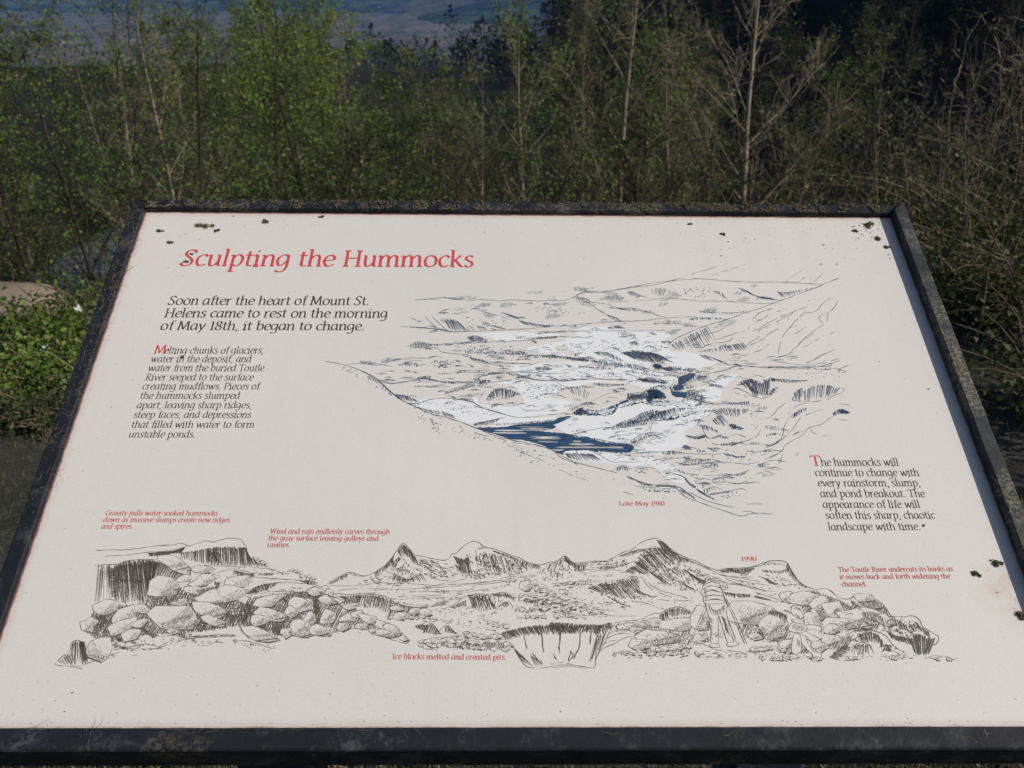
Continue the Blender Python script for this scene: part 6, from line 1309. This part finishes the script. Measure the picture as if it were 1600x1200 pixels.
bm = bmesh.new(); bmesh.ops.create_cube(bm, size=1); bmesh.ops.scale(bm, vec=(7000, 5800, 260), verts=bm.verts); bmesh.ops.translate(bm, vec=(0, 2800, 45), verts=bm.verts)
me = bpy.data.meshes.new('haze'); bm.to_mesh(me); bm.free()
m = bpy.data.materials.new('haze'); m.use_nodes = True; nt = m.node_tree; nt.nodes.remove(nt.nodes['Principled BSDF'])
pv = nt.nodes.new('ShaderNodeVolumePrincipled'); pv.inputs['Color'].default_value = (.15, .36, 1.0, 1); pv.inputs['Density'].default_value = .00014; pv.inputs['Anisotropy'].default_value = 0.0
nt.links.new(pv.outputs[0], nt.nodes['Material Output'].inputs['Volume'])
o = link('haze', me, m); tag(o, kind='stuff')
# ------------------------------------------------------------------ near plants
def bush(name, px, py, Y, w, h, nl, size, label, seed, mat=None, flowers=0, group=None, x=None):
    rr = random.Random(seed); rs = np.random.RandomState(seed)
    if x is None: x = ray_at(px, py, Y)[0]
    gz = float(ground_z(x, Y)) - .03
    root = empty(name, (x, Y, gz), (0, 0, 0), label, 'bush', group)
    T = Tubes(); L = []
    for s in range(52):
        az = rr.uniform(0, 6.28); q = Vector((rr.gauss(0, w * .25), rr.gauss(0, w * .2), 0)); P = [q]
        d = Vector((math.cos(az) * .6, math.sin(az) * .6, 1.1)).normalized(); ln_ = h * rr.choice([.6, .8, 1.0, 1.2, 1.75]) * rr.uniform(.85, 1.15)
        for i in range(6):
            q = q + d * ln_ / 6; d = (d + Vector((math.cos(az) * .18, math.sin(az) * .18, -.10)) + Vector((rr.gauss(0, .08), rr.gauss(0, .08), rr.gauss(0, .05)))).normalized(); P.append(q)
        T.tube(P, [.005, .0045, .004, .0035, .003, .0025, .0015], 3)
        for _ in range(nl):
            t = rr.uniform(.15, 1.0) * 6; j = min(int(t), 5); c_ = P[j].lerp(P[j + 1], t - j)
            L.append((c_.x + rr.gauss(0, .05), c_.y + rr.gauss(0, .05), max(.01, c_.z + rr.gauss(0, .045))))
    o = link('stem', T.mesh('stem'), M_bark_grey, root); link('foliage', leaves_mesh('foliage', L, size, rs, .1, .3), mat or M_leaf_bush, root)
    D_ = Tubes()                 # last year's dead stems standing through the leaves
    for s in range(9):
        q = Vector((rr.gauss(0, w * .45), rr.gauss(0, w * .35), 0)); d = Vector((rr.gauss(0, .5), rr.gauss(0, .5), 1)).normalized(); l_ = h * rr.uniform(.9, 1.7)
        D_.tube([q, q + d * l_ * .5 + Vector((rr.gauss(0, .02), 0, 0)), q + d * l_ + Vector((rr.gauss(0, .06), 0, -.02))], [.0028, .0022, .0012], 3)
    link('dead_stems', D_.mesh('dead_stems'), M_bark_pale, root)
    if flowers:
        me = blossom_mesh
        top = sorted(L, key=lambda p: -p[2])[:len(L) // 3]
        for _ in range(flowers):
            p = rr.choice(top); f = link('blossom', me, None, root); f.location = (p[0], p[1] - .03, p[2] + .02); f.rotation_euler = (rr.uniform(.2, 1.0), rr.uniform(-.4, .4), rr.uniform(0, 6))
    return root
V = [(0, 0, .002)]; Fc = []
for k in range(5):
    a = k * 1.2566
    i = len(V); V += [(math.cos(a - .45) * .012, math.sin(a - .45) * .012, .004), (math.cos(a - .3) * .022, math.sin(a - .3) * .022, .007), (math.cos(a + .3) * .022, math.sin(a + .3) * .022, .007), (math.cos(a + .45) * .012, math.sin(a + .45) * .012, .004)]
    Fc.append((0, i, i + 1, i + 2, i + 3))
blossom_mesh = mesh_from('blossom', V, Fc); blossom_mesh.materials.append(mat_flat('white_petals', (.75, .76, .70)))
for a in ((10, 515, 3.95, .28, .17, 60, .027, 'bright green leafy bush at the left edge below the soil mound', 3, M_leaf_bush, 3), (75, 505, 4.05, .22, .17, 60, .026, 'small rounded green bush right in front of the soil mound', 13, M_leaf_bright, 2), (125, 495, 4.0, .22, .29, 60, .026, 'tallest green bush with small white blossoms touching the left rail', 4, M_leaf_bush, 6),
          (180, 505, 4.25, .28, .26, 56, .027, 'green bush half hidden behind the left rail', 5, M_leaf_bush, 1), (-50, 520, 3.9, .34, .18, 54, .028, 'green bush cut off by the left edge of the photo', 6, M_leaf_bush, 0), (60, 555, 3.65, .26, .19, 44, .024, 'lower dusty green bush in front of the blossoming one', 7, M_leaf_bush, 2),
          (5, 580, 3.45, .22, .14, 34, .024, 'low straggling plant in front of the bushes at the left edge', 8, M_leaf_bright, 0), (112, 570, 3.55, .22, .17, 34, .024, 'small sprawling plant close to the left rail', 9, M_leaf, 0), (40, 625, 3.2, .18, .10, 24, .020, 'tiny weedy plant at the edge of the shade, left', 10, M_leaf_dim, 0), (90, 640, 3.1, .15, .09, 22, .020, 'tiny weed at the edge of the shade near the rail', 14, M_leaf_dim, 0)):
    bush('bramble_bush', *a[:9], mat=a[9], flowers=a[10] // 2)
# bare shrubs at the right
def cane_shrub(px, py, Y, h, n, seed, label, leafn=2, sprd=.5):
    rr = random.Random(seed); rs = np.random.RandomState(seed); x = ray_at(px, py, Y)[0]
    root = empty('bare_shrub', (x, Y, float(ground_z(x, Y)) - .05), (0, 0, 0), label, 'shrub'); T = Tubes(); L = []
    for s in range(n):
        az = rr.uniform(0, 6.28); q = Vector((rr.gauss(0, .16), rr.gauss(0, .16), 0)); P = [q]
        d = Vector((math.cos(az) * sprd, math.sin(az) * sprd, 1.3)).normalized(); ln_ = h * rr.uniform(.6, 1.08)
        for i in range(9):
            q = q + d * ln_ / 9; d = (d + Vector((rr.gauss(0, .09), rr.gauss(0, .09), .04))).normalized(); P.append(q)
        r = rr.uniform(.0045, .0085); T.tube(P, [r * (1 - i / 10.5) for i in range(10)], 5)
        for _ in range(13):
            t = rr.uniform(1.5, 9); j = min(int(t), 8); w = P[j].lerp(P[j + 1], t - j); sl = rr.uniform(.15, .62) * h / 2.6
            sv = (d * .6 + Vector((rr.gauss(0, 1), rr.gauss(0, 1), rr.gauss(.2, .6))) * .7).normalized(); SP = [w]
            for _k in range(5):
                w = w + sv * sl / 5; sv = (sv + Vector((rr.gauss(0, .16), rr.gauss(0, .16), rr.gauss(.02, .14)))).normalized(); SP.append(w)
            T.tube(SP, [.003, .0026, .0022, .0018, .0014, .001], 3)
            for _k in range(rr.randint(2, 5)):
                e = rr.choice(SP[1:]); tv = (sv + Vector((rr.gauss(0, 1), rr.gauss(0, 1), rr.gauss(0, .8))) * .8).normalized(); tl = rr.uniform(.04, .16)
                T.tube([e, e + tv * tl * .5 + Vector((0, 0, .006)), e + tv * tl], [.0015, .0012, .0008], 3)
                for _l in range(leafn):
                    if rr.random() < .6: L.append(tuple(e + tv * tl * rr.uniform(.5, 1.1)))
    link('branches', T.mesh('branches'), M_bark_pale if seed % 2 else M_bark_grey, root); link('foliage', leaves_mesh('foliage', L, .026, rs, 0, .4), M_leaf_dim, root)
    return root
cane_shrub(1478, 420, 6.0, 1.35, 12, 61, 'bare shrub with upright tan stems just right of the frame corner', 1, .30)
cane_shrub(1570, 400, 5.6, 1.45, 14, 62, 'tangled bare shrub with sunlit twig tips at the right edge of the photo', 2, .42)
cane_shrub(1680, 420, 5.0, 1.5, 9, 70, 'bare shrub mostly cut off by the right edge of the photo', 1, .45)
cane_shrub(1420, 420, 6.6, 1.3, 10, 64, 'bare grey shrub half hidden behind the frame corner', 2, .4)
cane_shrub(1540, 650, 4.2, 1.2, 9, 68, 'low dark twiggy shrub beside the right rail', 2, .6)
cane_shrub(1630, 700, 3.6, 1.1, 8, 70, 'small bare shrub at the right edge beside the lower half of the rail', 2, .6)
cane_shrub(1310, 330, 8.0, 1.9, 9, 66, 'dim twiggy shrub rising behind the right end of the top rail', 3, .5)
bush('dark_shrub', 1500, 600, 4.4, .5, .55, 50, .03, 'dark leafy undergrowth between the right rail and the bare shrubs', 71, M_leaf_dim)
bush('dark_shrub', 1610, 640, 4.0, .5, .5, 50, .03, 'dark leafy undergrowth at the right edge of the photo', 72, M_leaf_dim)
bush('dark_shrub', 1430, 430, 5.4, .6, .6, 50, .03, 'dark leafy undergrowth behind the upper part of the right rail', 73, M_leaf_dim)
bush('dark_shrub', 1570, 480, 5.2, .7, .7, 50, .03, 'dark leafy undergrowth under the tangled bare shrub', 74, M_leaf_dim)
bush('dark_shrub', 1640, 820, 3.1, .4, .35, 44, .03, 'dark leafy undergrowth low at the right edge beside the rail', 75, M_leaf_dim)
# a tree beside the path, out of the frame to the right, whose shade falls left of the sign
tree_thing('path_tree', V_leafy[2], (GB, M_leaf), (3.9, 1.75, -.02), 4.6, TH0, 1.0, 'small leafy tree beside the viewpoint, out of the photo to the right', 'tree', wide=1.0)

# grass and litter round the viewpoint
rs = np.random.RandomState(21); V = []; Fq = []
def blades(n, x0, x1, y0, y1, h, w, keep=None):
    x = rs.uniform(x0, x1, n); y = rs.uniform(y0, y1, n)
    nz = rough(x * 3, y * 3, 2.5); ok = nz > rs.uniform(-1.1, .6, n)
    x, y = x[ok], y[ok]; n = len(x); z = ground_z(x, y) - .005
    a = rs.uniform(0, 6.28, n); hh = h * rs.uniform(.35, 1.2, n); l = rs.uniform(.1, .9, n) * hh; b = rs.uniform(0, 6.28, n); ww = w * rs.uniform(.5, 1.2, n)
    dx, dy = np.cos(a) * ww, np.sin(a) * ww
    mx, my = x + np.cos(b) * l * .35, y + np.sin(b) * l * .35; tx, ty = x + np.cos(b) * l, y + np.sin(b) * l
    base = sum(len(v) for v in V)
    V.append(np.stack([x - dx, y - dy, z, x + dx, y + dy, z, mx + dx * .7, my + dy * .7, z + hh * .6, mx - dx * .7, my - dy * .7, z + hh * .6, tx, ty, z + hh, tx + dx * .1, ty + dy * .1, z + hh], 1).reshape(-1, 3))
    i = base + np.arange(n)[:, None] * 6
    Fq.append(np.vstack([np.hstack([i, i + 1, i + 2, i + 3]), np.hstack([i + 3, i + 2, i + 5, i + 4])]))
blades(15000, -3.6, -.3, 1.2, 4.6, .045, .0010); blades(7000, -3.0, -.8, 3.0, 4.2, .10, .0010); blades(16000, -1.3, 1.6, 1.15, 2.3, .15, .0020); blades(2500, .5, 4.0, 1.8, 5.5, .10, .002)
grass = link('grass', np_mesh('grass', np.vstack(V), np.vstack(Fq)), leaf_mat('grass_blades', ((.045, .058, .020), (.10, .115, .038), (.07, .08, .026), (.20, .17, .10)), .3, .3)); tag(grass, kind='stuff')
# weathered timbers edging the path under the sign
m = N('weathered_timber'); c = m.obj(); mp = m.n('Mapping'); m.l(c, mp.inputs[0]); mp.inputs['Scale'].default_value = (2, 40, 40)
a = m.noise(mp.outputs[0], 1.0, 5, .7); m.bump(a, .5, .004); m.set(m.mix(m.rng(a, .3, .7), (.10, .09, .075), (.22, .20, .17)), .9, .15)
for i, (x, w, lb) in enumerate(((-.92, .78, 'weathered grey timber on the ground under the left half of the sign'), (.12, .86, 'weathered grey timber on the ground under the middle of the sign'), (1.05, .84, 'weathered grey timber on the ground under the right end of the sign'))):
    me = boxmesh('edging_timber', (0, 0, 0), (w, .11, .09), .008); o = link('edging_timber', me, m.m); o.location = (x, 1.66 + .01 * i, .035); o.rotation_euler = (0, 0, (.02, -.015, .01)[i]); tag(o, lb, 'timber')

# ------------------------------------------------------------------ moss, dead grass and crumbs lying on the sign
M_moss = leaf_mat('dry_moss', ((.075, .072, .035), (.15, .135, .075), (.10, .09, .05), (.24, .205, .14)), .1, .3)
M_straw = mat_flat('dry_straw', (.17, .14, .10), .8, .2, .35, 90)
M_crumb = mat_flat('dark_crumbs', (.055, .05, .032), .9, .1, .6, 300)
def W(px, py, h=0.0):
    u, v = uv(px, py, h); return M_SIGN @ Vector((u, v, h))
def moss_clump(px, py, r, label, seed, flat=.45, dens=1.0, stretch=1.0, h0=0.0):
    rs = np.random.RandomState(seed); n = int(1500 * dens * max(r / 8, .25)); rw = r / F * .72
    c_ = rs.normal(size=(5, 2)) * [.62 * stretch, .45]; k = rs.randint(0, 5, n)
    P = np.zeros((n, 3)); P[:, :2] = (c_[k] + rs.normal(size=(n, 2)) * rs.choice([.14, .22, .34], n)[:, None]) * rw; P[:, 2] = np.abs(rs.normal(size=n)) * rw * flat * .6 * np.exp(-(P[:, 0] ** 2 + P[:, 1] ** 2) / rw ** 2 * .6)
    o = link('moss_clump', leaves_mesh('moss_clump', P, max(.0011, rw * .20), rs, -.3, .3), M_moss); o.matrix_world = Matrix.Translation(W(px, py, h0)) @ M_SIGN.to_3x3().to_4x4(); tag(o, label, 'moss'); return o
for a in ((318, 354, 10, 'largest clump of dark green moss on the panel, above the title', 1), (338, 360, 4.5, 'thin tail of moss just right of the largest clump', 2), (416, 347, 6, 'small flat moss flake right of the largest clump, under the top rail', 3), (249, 361, 5, 'small moss flake near the upper left corner of the panel', 4), (267, 379, 5, 'small moss flake below the one in the upper left corner', 5),
          (290, 409, 3.2, 'dark moss bit lying on the first letter of the title', 6), (300, 397, 2.4, 'tiny moss bit at the upper curl of the first title letter', 7), (1358, 352, 9, 'big brown moss clump under the upper right frame corner', 8), (1372, 374, 6, 'brown moss clump below the big one at the upper right corner', 9), (1335, 361, 4.6, 'ragged moss flake left of the big clump at the upper right corner', 10),
          (1386, 386, 5, 'moss flake at the edge of the shadow near the upper right corner', 11), (1524, 897, 5.5, 'dark moss pellet below the right-hand red caption', 12), (1594, 963, 8, 'moss crumb cluster at the right edge near the brown smear', 13), (286, 558, 2.6, 'dark speck of moss on the second line of the left text', 14), (1128, 366, 4, 'scatter of yellowish moss bits under the top rail right of centre', 15), (1078, 350, 3, 'yellowish moss bit hugging the top rail', 16),
          (503, 339, 4, 'moss bit hanging from the top rail above the title', 17), (1555, 881, 7, 'twisted dark moss strand on the shadow line by the right rail', 18)):
    moss_clump(*a[:4], a[4] + 100, stretch=1.3)
# crumbs: small dark grains on the panel, too small to pick apart
rr = random.Random(4); bmc = bmesh.new()
spots = [(1127, 400, 3), (1138, 378, 2.4), (1140, 388, 2), (1165, 373, 2), (1179, 374, 2.2), (1283, 413, 3.2), (1308, 413, 3.4), (1287, 383, 3.4), (1290, 388, 2), (1301, 388, 1.6), (1342, 372, 3), (1337, 375, 2), (1388, 398, 3), (1391, 404, 2.4), (1266, 359, 1.6), (1305, 354, 1.6), (1451, 608, 3), (1374, 565, 2), (419, 577, 1.8), (263, 547, 2.4), (259, 521, 1.8), (285, 432, 1.8), (264, 418, 2), (312, 374, 2), (290, 366, 2), (365, 338, 3), (313, 333, 4), (1339, 388, 2), (1310, 381, 1.6), (552, 640, 1.2), (562, 680, 1.2), (1344, 430, 1.4), (1424, 484, 1.4), (1391, 490, 1.2), (1548, 876, 4), (1558, 926, 2), (113, 1083, 2.4), (101, 1112, 2), (210, 1060, 1.6), (876, 1112, 1.6), (1010, 1053, 1.4), (1000, 393, 1.2), (744, 355, 1.4), (875, 348, 1.4), (222, 484, 1.6), (96, 735, 1.6), (1212, 405, 1.8)]
for _ in range(160): spots.append((rr.uniform(230, 1390), 332 + abs(rr.gauss(0, 12)), rr.uniform(.3, 1.2)))
for _ in range(70): spots.append((rr.gauss(1130, 50), 375 + rr.gauss(0, 18), rr.uniform(.3, 1.3)))
for _ in range(46): spots.append((rr.gauss(1358, 17), 346 + abs(rr.gauss(0, 14)), rr.uniform(1, 3)))
for _ in range(90): spots.append((rr.uniform(240, 560), rr.uniform(336, 420) , rr.uniform(.4, 1.1)))
for _ in range(120): spots.append((rr.uniform(1080, 1385), 336 + abs(rr.gauss(0, 40)), rr.uniform(.4, 1.3)))
for _ in range(90): spots.append((rr.uniform(40, 1580), 1138 - abs(rr.gauss(0, 10)), rr.uniform(.5, 1.4)))
for x, y, s in spots:
    u, v = uv(x, y); 
    if not (.002 < u < PW - .002 and .002 < v < PH - .002): continue
    r = bmesh.ops.create_icosphere(bmc, subdivisions=1, radius=s / F * .42)
    for q in r['verts']:
        q.co = Vector((q.co.x * rr.uniform(.8, 1.9) + u, q.co.y * rr.uniform(.7, 1.2) + v, abs(q.co.z) * .6 + .0002))
me = bpy.data.meshes.new('crumbs'); bmc.to_mesh(me); bmc.free(); o = link('crumbs', me, M_crumb); o.matrix_world = M_SIGN; tag(o, kind='stuff')
# dead grass wisps and moss along the rails
T = Tubes(); rr = random.Random(8)
def wisp(u, v, z, L, curl=1.0, r=.00028, ang=None):
    p = Vector((u, v, z)); a = ang if ang is not None else rr.uniform(0, 6.28); P = [p.copy()]; k = rr.uniform(-1, 1) * curl
    for _ in range(7):
        a += k * .45 + rr.gauss(0, .25); p = p + Vector((math.cos(a) * L / 7, math.sin(a) * L / 7, rr.uniform(-.0007, .0009))); p.z = max(p.z, z - .001); P.append(p.copy())
    T.tube(P, [r, r, r * .9, r * .8, r * .7, r * .6, r * .5, r * .3], 3)
for _ in range(230): f = rr.random() ** .75; wisp(-.008 + rr.gauss(0, .004), .18 + .44 * f, .0072, rr.uniform(.008, .028), 1.3, .00022, 1.57 + rr.gauss(0, .6))
for _ in range(60): wisp(rr.uniform(0, .34), PH + .007 + rr.gauss(0, .003), .0092, rr.uniform(.005, .016), 1.5, .0002)
for _ in range(60): wisp(PW - abs(rr.gauss(0, .16)), PH + .007 + rr.gauss(0, .003), .0092, rr.uniform(.004, .013), 1.5, .0002)
for _ in range(30): wisp(PW + .008 + rr.gauss(0, .003), rr.uniform(.1, PH), .0112, rr.uniform(.004, .014), 1.5, .0002)
for px, py in ((42, 1144), (60, 1140), (310, 1143), (320, 1146), (150, 1138), (560, 1141), (940, 1146), (1130, 1150), (1500, 1152), (1540, 1148), (1345, 1142)):
    u, v = uv(px, py, .006); wisp(u, v, .0065, rr.uniform(.01, .022), .6, .0002, rr.uniform(.1, .6))
o = link('dry_grass_wisps', T.mesh('dry_grass_wisps'), M_straw); o.matrix_world = M_SIGN; tag(o, kind='stuff')
rs = np.random.RandomState(3); P = []
def mossline(n, f):
    for _ in range(n):
        u, v, z = f()
        k = noise.noise(Vector((u * 60, v * 60, 3.3))) + .6 * noise.noise(Vector((u * 170, v * 170, 8.1))) + .4 * noise.noise(Vector((u * 480, v * 480, 1.1)))
        if k > .16: P.append((u, v, z + abs(rs.normal()) * .0006 * (k + .1)))
mossline(11000, lambda: (rs.uniform(0, 1) ** 1.6 * .42, PH + rs.uniform(-.001, .0145), .0086))
mossline(20000, lambda: (PW - abs(rs.normal()) * .20 + .012, PH + rs.uniform(-.0005, .015), .0086))
mossline(9000, lambda: (PW + rs.uniform(.0005, .0145), PH - abs(rs.normal()) * .16, .0106))
mossline(9000, lambda: (-rs.uniform(0.0005, .0145), PH - rs.rand() ** 1.4 * .40, .0061))
o = link('rail_moss', leaves_mesh('rail_moss', P, .0015, rs, 0, .3), M_moss); o.matrix_world = M_SIGN; tag(o, kind='stuff')
